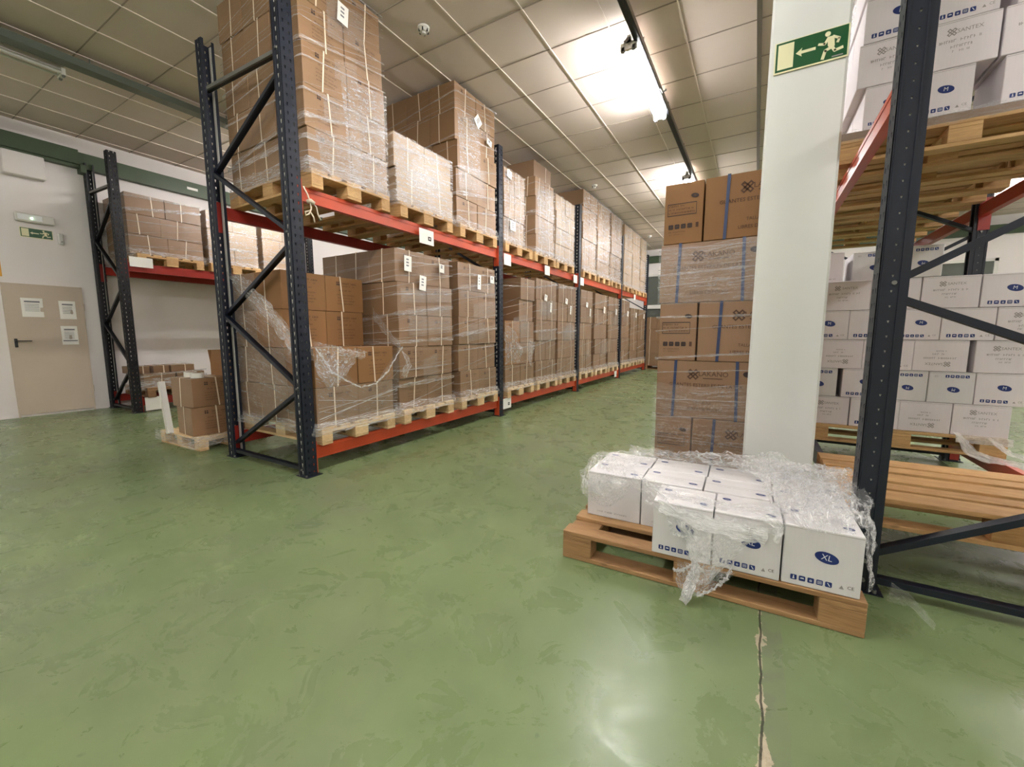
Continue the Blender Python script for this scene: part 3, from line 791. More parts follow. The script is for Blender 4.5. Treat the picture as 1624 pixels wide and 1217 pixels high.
def rack(name, label, xf, xr, sx, ys, H, levels, mat='navy', joints=None, beam_in=0.03, span=None, bmat='orange', hole=(.022, .033)):
    """xf: centre of front posts, xr: centre of rear posts, sx: direction of the aisle"""
    root = empty(name, (0, 0, 0)); tag(root, label, 'pallet rack')
    for key, s in (('f', sx), ('r', -sx)):
        PM[(name, key)] = post_mesh(H, s, hs=hole).mesh('upright_post', [mat, 'pale_liner'])
    fr = None
    bm = MB(); dx = xr - xf; D = abs(dx); q = (1 if dx > 0 else -1)
    jf = [.15, 1.33 if H > 3 else 1.3, 1.85, 3.16]; 
    braces = [((0, .06), (1, .06)), ((1, .13), (0, .72)), ((0, .72), (1, 1.33)), ((1, 1.33), (0, 1.88)), ((0, 1.92), (1, 2.56)), ((1, 2.56), (0, 3.12)), ((0, 3.20), (1, 3.23))]
    if joints: braces = joints
    brm = []
    for k, (a, b) in enumerate(braces):
        m = MB(); yo = .014 if k % 2 else -.014
        m.bar((a[0] * dx, yo, a[1]), (b[0] * dx, yo, b[1]), .028, .045, (0, 1, 0)); m.bar((a[0] * dx, yo + .006, a[1]), (b[0] * dx, yo + .006, b[1]), .028, .028, (0, 1, 0), 1)
        m.cyl((a[0] * dx, -.06, a[1] + (.0 if k else 0)), (a[0] * dx, .06, a[1]), .009, n=8, mi=2)
        brm.append(m.mesh('brace', ['galv' if k == len(braces) - 1 else mat, mat, 'galv']))
    fm = MB(); fm.box(-.075, .075, -.06, .08, 0, .006); fm.box(-.06, .06, -.04, .04, .006, .03)
    for a in (-.05, .05): fm.cyl((a * .9, -.045, .006), (a * .9, -.045, .02), .009, n=8, mi=1)
    fmm = fm.mesh('foot_plate', [mat, 'galv'])
    for y in ys:
        f = empty('upright_frame', (xf, y, 0)); f.parent = root
        link('upright_post', PM[(name, 'f')], f); link('upright_post', PM[(name, 'r')], f, (dx, 0, 0))
        for m in brm: link('brace', m, f)
        link('foot_plate', fmm, f); link('foot_plate', fmm, f, (dx, 0, 0))
    for i in range(len(ys) - 1):
        for z0, z1 in levels:
            for fb, x in (('front', xf + sx * .012), ('rear', xr - sx * .012)):
                y0 = ys[i] + .055; y1 = ys[i + 1] - .055; o = sx if fb == 'front' else -sx
                b = MB(); th = .045
                xa, xb = sorted((x, x - o * th)); zt = z1
                b.box(xa, xb, y0, y1, z0, z1 - .02); b.box(*sorted((x, x - o * (th - .018))), y0, y1, z1 - .02, z1)
                b.box(*sorted((x + o * .004, x)), y0, y1, z0, z0 + .012); b.box(*sorted((x + o * .003, x)), y0, y1, z1 - .032, z1 - .02)
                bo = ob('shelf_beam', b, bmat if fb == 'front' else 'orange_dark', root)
                for yy, s in ((y0, -1), (y1, 1)):
                    c = MB()
                    ya, yb = sorted((yy, yy - s * .006))
                    c.box(*sorted((x + o * .03, x - o * .04)), ya, yb, z1 - .22, z1 + .045)
                    c.box(*sorted((x + o * .030, x + o * .034)), *sorted((yy + s * .045, yy - s * .004)), z1 - .22, z1 + .045)
                    for k in range(5): c.cyl((x + o * .033, yy + s * .02, z1 - .19 + k * .05), (x + o * .036, yy + s * .02, z1 - .19 + k * .05), .007, n=8, mi=1)
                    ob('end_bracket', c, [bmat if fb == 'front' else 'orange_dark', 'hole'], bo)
    return root
def card(parent, x, y, z, w, h, face='+x', dark=True):
    mb = MB(); mb.box(0, .002, -w / 2, w / 2, -h / 2, h / 2, 0)
    if dark: mb.box(.002, .0026, w * .1, w * .32, -h * .22, h * .06, 1); mb.box(.0026, .003, w * .17, w * .25, -h * .12, -h * .02, 0)
    o = ob('location_card', mb, ['paper', 'ink_dark'], parent, (x, y, z)); o['label'] = 'white location card'; return o

YS = [1.98, 4.90, 7.81, 10.78, 13.68]
B0, B1 = (.125, .235), (2.175, 2.285)      # beam heights
def main_rack():
    r = rack('pallet_rack', 'long two-level pallet rack, navy uprights and orange-red beams, left of the aisle', -3.10, -4.20, 1, YS, 3.62, (B0, B1))
    for y, z, dk in ((3.42, 2.165, True), (5.07, 2.18, False), (6.35, 2.20, False), (7.59, 2.20, False), (7.95, 2.19, False), (5.055, .16, True), (10.42, .14, False), (12.1, 2.2, False)): card(r, -3.05, y, z, .22 if dk else .19, .15, dark=dk)
    # string tied to the end of the upper beam
    m = MB()
    m.tube([(-3.055, 2.05, 2.275), (-3.045, 2.075, 2.22), (-3.04, 2.09, 2.165), (-3.045, 2.10, 2.12), (-3.04, 2.075, 2.075), (-3.045, 2.05, 2.06), (-3.04, 2.045, 2.085), (-3.04, 2.08, 2.10), (-3.035, 2.11, 2.06), (-3.04, 2.12, 2.02)], .006, 8)
    m.tube([(-3.04, 2.10, 2.17), (-3.03, 2.135, 2.14), (-3.035, 2.15, 2.08), (-3.03, 2.17, 2.05)], .005, 8); m.tube([(-3.05, 2.07, 2.165), (-3.03, 2.09, 2.175), (-3.03, 2.115, 2.16)], .016, 8)
    o = ob('string', m, 'rope'); tag(o, 'knotted white string hanging from the near end of the upper orange beam', 'string')
main_rack()
def left_rack():
    r = rack('pallet_rack', 'far left pallet rack with dark uprights and red beams against the white wall', -7.80, -8.66, 1, [2.38, 5.28, 8.2], 3.64, ((.10, .21), (2.05, 2.17)), mat='navy_dark', bmat='orange_dark')
    card(r, -7.75, 2.585, 2.185, .27, .14, dark=False); card(r, -7.75, 2.58, .12, .24, .2, dark=False); card(r, -7.75, 4.45, 2.13, .24, .12, dark=False)
left_rack()
def right_rack():
    r = rack('pallet_rack', 'right hand pallet rack with navy uprights, cropped by the right edge', .475, 1.60, -1, [2.34, 5.22, 8.1], 3.62, ((2.14, 2.25),), joints=[((0, .06), (1, .06)), ((0, .15), (1, .80)), ((1, .80), (0, 1.31)), ((0, 1.36), (1, 2.02)), ((1, 2.02), (0, 2.62)), ((0, 2.68), (1, 3.2)), ((0, 3.3), (1, 3.3))], hole=(.009, .009))
    # low beams of this rack carry the pallets too
    for fb, x in (('front', .463), ('rear', 1.612)):
        b = MB(); b.box(min(x, x + (.045 if fb == 'front' else -.045)), max(x, x + (.045 if fb == 'front' else -.045)), 2.395, 5.165, .125, .235)
        bo = ob('shelf_beam', b, 'orange' if fb == 'rear' else 'navy', r)
        for yy in (2.395, 5.159):
            c = MB(); c.box(x - .03, x + .03, yy, yy + .006, .02, .28); ob('end_bracket', c, 'orange_dark', bo)
right_rack()

# ------------------------------------------------------------------ loads on the long rack
def rack_load(tier, idx, y0, y1, layers, lh, mat, cols=2, depthn=1, xf=-3.06, film=True, **kw):
    """tier: 'upper' or 'lower'"""
    z0 = (B1 if tier == 'upper' else B0)[1]
    nm = f"{ORD[idx]} stack, {tier} level"
    rng = random.Random(100 * idx + (5 if tier == 'upper' else 9))
    pallet('wood' if tier == 'upper' else 'wood_pale', (-4.23, kw.get('py', (y0 + y1) / 2 - .4 + rng.uniform(-.01, .01)), z0 + .001), rng.uniform(-.01, .01), f'wooden pallet under the {ORD[idx]} stack from the aisle end, {tier} level, long rack', 'pallets on the long rack')
    z = z0 + .146; D = kw.get('D', .37); w = (y1 - y0) / cols
    skip = kw.get('skip', lambda j, c, k: False); near = idx < 6
    for j in range(layers):
        off = rng.uniform(-.012, .012); offx = rng.uniform(-.015, .008)
        for k in range(3):
            for c in range(cols):
                if skip(j, c, k): continue
                force = kw.get('force', lambda j, c, k: False)(j, c, k)
                if not (k == 0 or (c == 0 and k < depthn) or force): continue
                D_ = D if depthn > 1 or near else .56
                x = xf - D_ * (k + .5) + offx
                m = kw.get('matf', lambda j, c, k: mat)(j, c, k)
                st = []
                a = rng.uniform(-.04, .04)
                if near or rng.random() < .5: st.append(('x', a, rng.uniform(-.03, .03)))
                if depthn > 1 and c == 0: st.append(('y', rng.uniform(-.05, .05), rng.uniform(-.02, .02)))
                pr = [('export', '+x')] if (k == 0 or force) and near and m != 'brown_light' else []
                side = ('near' if c == 0 else 'far') if cols > 1 else 'whole'
                dp = ['front', 'middle', 'rear'][k]
                lb = f"brown carton, {LAY[j]}, {side} {dp} column, {nm}, long rack" if cols > 1 else f"brown carton, {LAY[j]}, {dp}, {nm}, long rack"
                carton(x, y0 + w * (c + .5) + off, z + j * lh, D_, w, lh, m, lb, 'brown cartons on the long rack', st, pr)
    if film:
        f = stack_film(f"clear stretch film wound round the {ORD[idx]} stack, {tier} level, long rack", y0 - .012, y1, xf + kw.get('fo', .004), xf - .37 * max(1, depthn), z, z + layers * lh - .01, idx * 7 + (3 if tier == 'upper' else 1), kw.get('bands', 7), haze=kw.get('haze', False), dens=kw.get('dens', 1.0), patches=3 if near else 1, laps=kw.get('laps', ()))
        for L in kw.get('labels', ()): sheet_label(f, *L)
        return f

x1 = -3.035
rack_load('upper', 0, 2.10, 2.90, 5, .307, 'brown_wrap', depthn=3, bands=9, laps=((2.42, 2.905, 2.43, 3.30), (2.16, 2.60, 2.44, 2.80)), labels=((2.47, 3.72, x1, .10, .15, R(6)),))
rack_load('upper', 1, 3.01, 3.86, 2, .315, 'brown_light', depthn=1, haze=True, bands=10)
rack_load('upper', 2, 3.96, 4.79, 5, .308, 'brown_wrap', depthn=3, bands=6, laps=((3.955, 4.40, 3.05, 3.70),), labels=((4.365, 3.69, x1, .12, .12, R(42)), (4.61, 3.54, x1, .10, .07, R(12))))
rack_load('upper', 3, 4.99, 5.56, 3, .325, 'brown_wrap', depthn=1, D=.5, bands=5, haze=True, py=4.985, labels=((5.1, 3.32, x1, .12, .1, R(8)), (5.2, 2.66, x1, .15, .13, 0)))
rack_load('upper', 4, 5.93, 6.60, 4, .285, 'brown_wrap', depthn=2, bands=4, laps=((5.94, 6.60, 2.46, 3.5),))
rack_load('upper', 5, 6.68, 7.50, 4, .272, 'brown_light', depthn=1, haze=True, bands=4)
for i, (a, b, m) in enumerate(((7.95, 8.75, 'brown_wrap'), (8.85, 9.70, 'brown_wrap'), (9.80, 10.66, 'brown_wrap'), (10.93, 11.72, 'brown_light'), (11.80, 12.60, 'brown_light'), (12.74, 13.40, 'brown_light'))):
    rack_load('upper', 6 + i, a, b, 5, .306, m, cols=2 if i < 4 else 1, depthn=1, bands=4, haze=True)
# top carton behind the fifth stack
carton(-3.06 - .30, 6.27, B1[1] + .146 + 4 * .285, .5, .60, .26, 'brown_dull', 'brown carton alone on top of the fifth stack, upper level, long rack', 'brown cartons on the long rack', [('x', .1, .01)])

def l1skip(j, c, k): return (j >= 2 and k == 0)
rack_load('lower', 0, 2.06, 2.90, 4, .328, 'brown_dull', depthn=3, skip=lambda j, c, k: (j >= 2 and (k == 0)), force=lambda j, c, k: j >= 2 and k == 1,
          matf=lambda j, c, k: 'brown_bare' if (j >= 1 and (k == 0 or (k == 1 and j >= 2))) else 'brown_dull', D=.40, film=False)
rack_load('lower', 1, 2.99, 3.83, 5, .322, 'brown_dull', depthn=3, bands=9, labels=((3.12, 1.85, x1, .10, .15, R(2)), (3.33, 1.68, x1, .10, .15, R(5)), (3.64, 1.87, x1, .08, .09, R(3))))
rack_load('lower', 2, 3.97, 4.78, 5, .325, 'brown_dull', depthn=2, bands=8, labels=((4.36, 1.80, x1, .07, .18, R(3)), (4.655, 1.86, x1, .09, .09, 0)))
rack_load('lower', 3, 5.02, 5.90, 5, .322, 'brown_dull', depthn=3, film=True, bands=5, skip=lambda j, c, k: (j >= 3 and k == 0 and c == 0), force=lambda j, c, k: j >= 3 and k == 1,
          matf=lambda j, c, k: 'brown_bare' if (c == 0 and k == 0 and j in (1, 2)) else 'brown_dull')
for i, (a, b, L) in enumerate(((5.98, 6.76, 5), (6.85, 7.68, 5), (7.92, 8.62, 5), (8.80, 9.66, 5), (9.76, 10.60, 5), (10.92, 11.68, 5), (11.78, 12.58, 5), (12.68, 13.56, 5))):
    rack_load('lower', 4 + i, a, b, L, .333 if i < 6 else .302, 'brown_dull', cols=2 if i < 6 else 1, depthn=1, bands=5, labels=((a + .3, 1.75, x1, .10, .1, R(10)), (a + .5, 1.6, x1, .06, .16, R(8))) if i < 3 else ((b - .3, 1.70, x1, .12, .14, R(10)),))

# torn film hanging on the first lower stack
def torn_film():
    m = MB(); z0 = B0[1] + .146
    # side film, still tight, with the ripped diagonal edge
    loft(m, [(-4.22, 2.035, 1.70), (-3.9, 2.03, 1.62), (-3.5, 2.03, 1.35), (-3.2, 2.03, 1.12), (-3.05, 2.03, 1.0)],
            [(-4.22, 2.035, .36), (-3.9, 2.03, .36), (-3.5, 2.03, .36), (-3.2, 2.03, .36), (-3.05, 2.03, .36)], 40, 22, .010, 5, 3, 0, push=(0, -1, 0))
    # bunched torn edge along the side
    loft(m, [(-4.2, 2.02, 1.72), (-3.8, 2.0, 1.60), (-3.5, 1.99, 1.40), (-3.2, 2.0, 1.14), (-3.03, 2.03, 1.05)],
            [(-4.1, 2.02, 1.55), (-3.75, 1.98, 1.42), (-3.45, 1.97, 1.20), (-3.18, 1.98, .98), (-3.02, 2.05, .92)], 44, 9, .028, 7, 11, 1)
    # front, V shaped flap
    loft(m, [(-3.03, 2.05, 1.05), (-3.01, 2.2, .93), (-3.0, 2.38, .76), (-3.0, 2.52, .67), (-3.0, 2.66, .74), (-2.99, 2.82, .92), (-2.97, 2.90, 1.03)],
            [(-3.03, 2.04, .40), (-3.02, 2.2, .39), (-3.02, 2.38, .38), (-3.02, 2.52, .38), (-3.02, 2.66, .38), (-3.02, 2.82, .39), (-3.02, 2.90, .40)], 44, 16, .008, 6, 21, 0, push=(1, 0, 0))
    # loose flap thrown over the left front carton
    loft(m, [(-3.04, 2.04, 1.10), (-3.02, 2.15, 1.06), (-2.99, 2.30, 1.03), (-3.0, 2.50, 1.0), (-3.03, 2.60, .99)],
            [(-3.02, 2.06, .80), (-2.98, 2.13, .70), (-2.97, 2.22, .74), (-2.97, 2.30, .84), (-3.0, 2.42, .90)], 30, 12, .03, 8, 31, 1)
    # right rope and bunch
    loft(m, [(-3.35, 2.93, 1.42), (-3.2, 2.94, 1.25), (-3.05, 2.95, 1.10), (-2.98, 2.96, 1.0), (-2.96, 2.97, .86), (-2.99, 2.93, .74)],
            [(-3.36, 2.95, 1.30), (-3.22, 2.96, 1.14), (-3.06, 2.97, 1.02), (-2.96, 3.01, .93), (-2.94, 3.03, .84), (-2.98, 2.97, .70)], 40, 9, .022, 10, 41, 1)
    rope(m, [(-3.01, 2.48, .68), (-2.99, 2.62, .70), (-2.98, 2.76, .80), (-2.97, 2.88, .96), (-2.97, 2.95, 1.03)], 0.017, 3, 36, 2)
    rope(m, [(-3.03, 2.06, 1.04), (-3.0, 2.18, .84), (-2.99, 2.30, .76), (-3.0, 2.46, .68)], 0.017, 4, 36, 2)
    for k, (z, dz, wd) in enumerate(((.41, .05, .004), (.46, .16, .010), (.52, .10, .004), (.55, .02, .003), (.62, -.12, .005), (.44, .20, .003))):
        wrap_ribbon(m, [((-3.02, 2.05, z), (1, 0, 0)), ((-3.02, 2.9, z + dz), (1, 0, 0))], wd, k + 40.0, 30, 2)
    loft(m, [(-4.2, 2.03, .42), (-3.02, 2.03, .43), (-3.0, 2.92, .43)], [(-4.2, 2.0, .33), (-2.98, 2.0, .33), (-2.98, 2.93, .335)], 60, 5, .010, 9, 51, 1)
    o = ob('torn_stretch_film', m, ['film_sheet', 'film_loose', 'film_dense']); tag(o, 'torn clear stretch film hanging open in a V round the first lower stack', 'stretch film')
    m = MB()
    loft(m, [(-3.05, 5.0, 1.30), (-3.0, 5.15, 1.20), (-2.99, 5.35, .98), (-3.0, 5.42, .80)], [(-3.05, 4.99, .72), (-3.0, 5.1, .74), (-3.0, 5.25, .73), (-3.0, 5.38, .72)], 26, 12, .03, 7, 61, 0)
    loft(m, [(-3.03, 5.62, 1.05), (-3.0, 5.60, .92), (-2.98, 5.56, .78), (-2.98, 5.62, .66)], [(-3.03, 5.9, 1.02), (-3.0, 5.78, .86), (-2.98, 5.68, .72), (-2.97, 5.70, .64)], 22, 10, .02, 9, 71, 0)
    o = ob('torn_stretch_film', m, ['film_loose']); tag(o, 'torn film flaps hanging on the fourth lower stack just behind the second upright', 'stretch film')
torn_film()

# ------------------------------------------------------------------ loads on the far left rack
def left_loads():
    z0 = 2.171
    defs = ((2.50, 3.44, 'brown_dull', 'first'), (3.52, 4.30, 'brown_light', 'second'), (4.40, 5.16, 'brown_light', 'third'), (5.42, 6.25, 'brown_dull', 'fourth'), (6.35, 7.2, 'brown_dull', 'fifth'))
    for i, (a, b, m, nm) in enumerate(defs):
        if i >= 3: continue
        pallet('wood', (-8.62, (a + b) / 2 - .42, z0 + .001), 0, f'wooden pallet under the {nm} stack on the far left rack', 'pallets on the far left rack', (0.72, 1.0 + .05 * (i == 0), 1))
        z = z0 + .147; rng = random.Random(i + 50)
        for j in range(3):
            cuts = [a, a + (b - a) * (.42 if j % 2 else .5), b]
            for c in range(2):
                y0, y1 = cuts[c], cuts[c + 1]
                for k in range(2 if c == 0 and i == 0 else 1):
                    carton(-7.86 - .40 * (k + .5), (y0 + y1) / 2, z + j * .285, .40, y1 - y0, .285, m, f"brown carton, {LAY[j]}, {'near' if c == 0 else 'far'} {'front' if k == 0 else 'rear'} column, {nm} stack, far left rack",
                           'cartons on the far left rack', [('x', rng.uniform(-.08, .08), rng.uniform(-.03, .03))] if m == 'brown_dull' else [])
        stack_film(f"clear stretch film round the {nm} stack on the far left rack's upper level", a - .012, b, -7.855, -8.6, z, z + .85, 300 + i, 5, haze=i > 0)
    # low level of the far left rack
    pallet('wood_dark', (-8.6, 2.50, .212), 0, 'wooden pallet on the bottom level of the far left rack', None, (.72, 1.0, 1))
    z = .36
    for c, (a, b) in enumerate(((2.50, 2.90), (2.92, 3.30))):
        carton(-8.05, (a + b) / 2, z, .40, b - a, .20, 'brown_dull', f"brown carton, bottom layer, {'near' if c == 0 else 'far'} one on the far left rack's bottom level", 'low cartons on the far left rack', [('x', .02, .01)])
    for c, (a, b) in enumerate(((2.40, 2.62), (2.66, 2.86), (2.88, 3.20))):
        carton(-8.12, (a + b) / 2, z + .20, .36, b - a, .11, 'brown_dull', f"flat brown carton, top layer, {['nearest', 'middle', 'farthest'][c]} one on the far left rack's bottom level", 'low cartons on the far left rack', [('x', .03, .0)])
    stack_film("clear stretch film round the low cartons on the far left rack's bottom level", 2.42, 3.32, -7.84, -8.4, z, z + .22, 333, 4)
    # small pallet standing on the floor in front, with cartons
    pallet('wood_pale', (-5.44, 1.83, 0.001), R(2), 'small pale pallet on the floor behind the near end of the long rack', None, (.66, .82, .92))
    zt = .135; g = 'cartons on the small floor pallet'
    carton(-4.93, 2.06, zt, .36, .40, .29, 'brown_glove', 'brown strapped carton, bottom front one on the small floor pallet', g, [('y', 0, .01), ('x', .02, -.01)], [('export', '+x')], rot=R(-3))
    carton(-4.94, 2.06, zt + .29, .38, .40, .29, 'brown_glove', 'brown strapped carton, upper front one on the small floor pallet', g, [('y', -.02, .02), ('x', .03, -.02)], [('export', '+x')], rot=R(4))
    carton(-4.88, 2.42, zt, .36, .30, .29, 'brown_glove', 'brown strapped carton, bottom rear one on the small floor pallet', g, [('x', .02, -.01)], [], rot=R(1))
    carton(-4.88, 2.42, zt + .29, .36, .30, .29, 'brown_glove', 'brown strapped carton, upper rear one on the small floor pallet', g, [('x', .02, -.01)], [], rot=R(-2))
    # open carton, flaps up, on the rear ones
    r = empty('open_carton', (-4.86, 2.38, zt + .582), R(6)); w, d, h = .36, .38, .13
    b = MB(); t = .006
    b.box(-w / 2, w / 2, -d / 2, d / 2, 0, t); b.box(-w / 2, -w / 2 + t, -d / 2, d / 2, t, h); b.box(w / 2 - t, w / 2, -d / 2, d / 2, t, h); b.box(-w / 2 + t, w / 2 - t, -d / 2, -d / 2 + t, t, h); b.box(-w / 2 + t, w / 2 - t, d / 2 - t, d / 2, t, h)
    ob('carton_body', b, 'brown_bare', r)
    for ax, ang in (('y-', 150), ('y+', 40), ('x+', 30), ('x-', 60)):
        f = MB(); L = w if ax[0] == 'y' else d; f.box(-L / 2, L / 2, 0, .005, 0, .14)
        o = ob('flap', f, 'brown_bare', r)
        base = {'y-': (0, -d / 2, h), 'y+': (0, d / 2, h), 'x+': (w / 2, 0, h), 'x-': (-w / 2, 0, h)}[ax]
        rz = {'y-': 0, 'y+': pi, 'x+': pi / 2, 'x-': -pi / 2}[ax]
        o.matrix_local = Matrix.Translation(base) @ Matrix.Rotation(rz, 4, 'Z') @ Matrix.Rotation(R(ang - 90), 4, 'X') if False else Matrix.Translation(base) @ Matrix.Rotation(rz, 4, 'Z') @ Matrix.Rotation(R({'y-': -8, 'y+': 25, 'x+': 50, 'x-': 12}[ax]), 4, 'X')
    tag(r, 'open brown carton with raised flaps on top of the small floor pallet', 'carton')
    for i, (x, y) in enumerate(((-4.80, 1.95), (-4.99, 1.97))):
        m = MB(); n = 24; ro, ri, hh = .055, .038, .05
        for q in range(n):
            a, b2 = 2 * pi * q / n, 2 * pi * (q + 1) / n
            P = lambda rr, t, z: (rr * cos(t), rr * sin(t), z)
            m.add([P(ro, a, 0), P(ro, b2, 0), P(ro, b2, hh), P(ro, a, hh)], [(0, 1, 2, 3)], 0, True)
            m.add([P(ri, a, 0), P(ri, b2, 0), P(ri, b2, hh), P(ri, a, hh)], [(3, 2, 1, 0)], 1, True)
            m.add([P(ri, a, hh), P(ro, a, hh), P(ro, b2, hh), P(ri, b2, hh)], [(0, 1, 2, 3)], 0); m.add([P(ri, a, 0), P(ro, a, 0), P(ro, b2, 0), P(ri, b2, 0)], [(3, 2, 1, 0)], 0)
        o = ob('tape_roll', m, ['white_plastic', 'brown_bare'], loc=(x, y, zt + .582)); tag(o, f"white tape roll lying on the front cartons of the small floor pallet, {['right', 'left'][i]} one", 'tape roll', 'tape rolls')
    m = MB(); m.bar((0, 0, 0), (-.16, .02, .52), .05, .05, (0, 1, 0)); o = ob('corner_profile', m, 'white_plastic', loc=(-5.12, 1.80, .14)); tag(o, 'white corner profile leaning against the cartons on the small floor pallet', 'profile')
    m = MB(); m.box(-.075, .075, 0, .002, 0, .16); o = ob('paper_sheet', m, 'paper', loc=(-4.99, 2.25, zt + .582), rot=(R(-4), 0, R(20))); tag(o, 'white sheet of paper standing beside the open carton', 'paper')
    m = MB()
    loft(m, [(-5.45, 1.80, .16), (-5.05, 1.79, .15), (-4.66, 1.79, .15), (-4.64, 2.1, .15), (-4.64, 2.45, .15)], [(-5.45, 1.78, .05), (-5.05, 1.77, .06), (-4.62, 1.77, .04), (-4.60, 2.1, .06), (-4.6, 2.45, .06)], 40, 6, .012, 8, 4, 0)
    o = ob('stretch_film', m, ['film_loose']); tag(o, 'crumpled film round the edge of the small floor pallet', 'stretch film', 'film round the pallet loads')
left_loads()

# stack by the far wall, beyond the end of the long rack
pallet('wood_dark', (-3.2, 14.0, .001), 0, 'wooden pallet of the far stack beyond the end of the long rack', None, (1.0, 1.0, 1))
for j in range(4):
    for c in range(3):
        carton(-3.0 + .4 * c, 14.25, .147 + j * .39, .40, .45, .39, 'brown_dull', f"brown carton, {LAY[j]}, {['left', 'middle', 'right'][c]} column of the stack by the far wall", 'cartons by the far wall', [('y', 0, .01)])

# ------------------------------------------------------------------ brown glove cartons behind the column
def glove_stack():
    pallet('wood', (-.66, 3.15, .001), 0, 'wooden pallet under the tall brown carton stack beside the white column', None, (.86, 1.0, 1))
    z = .147; h = .4085; g = 'tall brown stack beside the column'; bl = 'strap_blue'
    for j in range(5):
        y = 3.17
        mat = 'brown_glove' if j < 4 else 'brown_bare'
        if j % 2 == 0:
            carton(-.62 + .13, y + .33, z + j * h, .255, .65, h, mat, f"brown glove carton, {LAY[j]}, narrow end face, left, stack by white column", g, [], [('glove_end', '-y')], gap=.006)
            carton(-.355 + .325, y + .13, z + j * h, .65, .26, h, mat, f"brown glove carton, {LAY[j]}, long side face, right, stack by white column", g, [('y', -.19, .01, bl, .0095), ('y', .19, .01, bl, .0095)], [('glove_side', '-y')])
            carton(-.355 + .325, y + .40, z + j * h, .65, .26, h, mat, f"brown glove carton, {LAY[j]}, behind the right one, stack by white column", g, [], [])
        else:
            carton(-.62 + .325, y + .13, z + j * h, .65, .26, h, mat, f"brown glove carton, {LAY[j]}, long side face, left, stack by white column", g, [('y', -.20, .01, bl, .0095), ('y', .20, -.01, bl, .0095)], [('glove_side', '-y')])
            carton(.04 + .13, y + .33, z + j * h, .255, .65, h, mat, f"brown glove carton, {LAY[j]}, right end, stack by white column", g, [], [])
            carton(-.62 + .325, y + .40, z + j * h, .65, .26, h, mat, f"brown glove carton, {LAY[j]}, second one back, stack by white column", g, [], [])
    m = MB(); rng = random.Random(4); x0 = -.632
    for k in range(11):
        zz = .25 + 1.5 * k / 10 + rng.uniform(-.04, .04); s = rng.uniform(-.03, .08)
        wrap_ribbon(m, [((x0, 3.75, zz - s), (-1, 0, 0)), ((x0, 3.158, zz), (0, -1, 0)), ((.29, 3.158, zz + s), (0, -1, 0))], rng.choice((.006, .010, .018)), k * 1.7, 50)
    loft(m, [(x0, 3.158, 1.76), (-.33, 3.158, 1.75), (-.02, 3.158, 1.78)], [(x0, 3.158, 1.36), (-.3, 3.158, 1.36), (-.02, 3.158, 1.37)], 30, 18, .006, 8, 5, 1, push=(0, -1, 0))
    loft(m, [(x0, 3.156, .80), (-.33, 3.156, .78), (-.02, 3.156, .82)], [(x0, 3.156, .20), (-.33, 3.156, .20), (-.02, 3.156, .20)], 26, 18, .006, 8, 15, 1, push=(0, -1, 0))
    o = ob('stretch_film', m, ['film_band', 'film_sheet']); tag(o, 'clear film wound round the tall brown stack beside the white column', 'stretch film', 'film round the pallet loads')
glove_stack()

# ------------------------------------------------------------------ white cartons
def white_lower():
    pallet('wood', (.44, 4.38, B0[1] + .002), 0, 'wooden pallet under the white carton wall on the right rack', None)
    z = B0[1] + .148; h = .241; y = 4.40; g = 'white cartons stacked low on the right rack'
    rows = [([.41, .715, 1.03, 1.335, 1.645], ['logo', 'M', 'logoup', 'logo'], None),
            ([.33, .62, .645, .92, 1.18, 1.44, 1.71], ['Mup', None, 'M', 'Mup', 'Mup', 'M'], 1),
            ([.46, .765, 1.075, 1.385, 1.415, 1.72], ['logoup', 'M', 'logoup', None, 'logo'], 3),
            ([.36, .655, .955, 1.21, 1.50, 1.78], ['M', 'M', 'M', 'M', 'logo'], None),
            ([.44, .78, 1.08, 1.40, 1.70], ['logo', 'logo', 'logo', 'M'], None),
            ([.66, .93, 1.18], ['Mup', 'Mup'], None)]
    for j, (xs, kinds, hole) in enumerate(rows):
        for c in range(len(xs) - 1):
            if kinds[c] is None: continue
            w = xs[c + 1] - xs[c]
            back = .10 if (j == 5 and c == 0) else 0
            carton((xs[c] + xs[c + 1]) / 2, y + .2 + back, z + j * h, w, .40, h, 'white_wrap' if kinds[c] != 'Mup' else 'white_card',
                   f"white carton, {'blue M oval' if kinds[c][0] == 'M' else 'grey logo'}, {LAY[j]}, {ORD[c]} from the column, low stack, right rack", g, [], [(kinds[c], '-y')], jit=.003)
    # extra small one at the far left top
    carton(.50, y + .25, z + 5 * h, .20, .30, h * 1.05, 'white_wrap', 'small white carton at the top left of the low stack, right beside the column', g, [], [('low', '-y')])
    for j in range(5):
        carton(.9, y + .62, z + j * h, 1.0, .36, h, 'white_wrap', f"wide white carton, {LAY[j]}, back row of the low stack on the right rack", g, [], [])
    m = MB()
    loft(m, [(1.32, 4.36, .40), (1.36, 4.33, .34), (1.40, 4.30, .26), (1.50, 4.25, .22), (1.70, 4.05, .245), (1.76, 3.9, .25)], [(1.36, 4.36, .40), (1.41, 4.33, .35), (1.45, 4.30, .29), (1.54, 4.27, .26), (1.72, 4.1, .27), (1.80, 3.95, .27)], 34, 6, .014, 9, 8, 0)
    loft(m, [(1.52, 4.36, .39), (1.56, 4.33, .33), (1.60, 4.28, .28), (1.66, 4.2, .27)], [(1.54, 4.36, .39), (1.60, 4.34, .34), (1.64, 4.29, .30), (1.69, 4.22, .29)], 20, 5, .01, 9, 18, 0)
    loft(m, [(1.36, 4.375, .39), (1.66, 4.375, .39)], [(1.36, 4.37, .33), (1.66, 4.37, .33)], 14, 4, .006, 9, 28, 0)
    o = ob('loose_film', m, ['film_dense']); tag(o, 'loose twisted film trailing from the foot of the low white stack onto the red beam', 'stretch film')
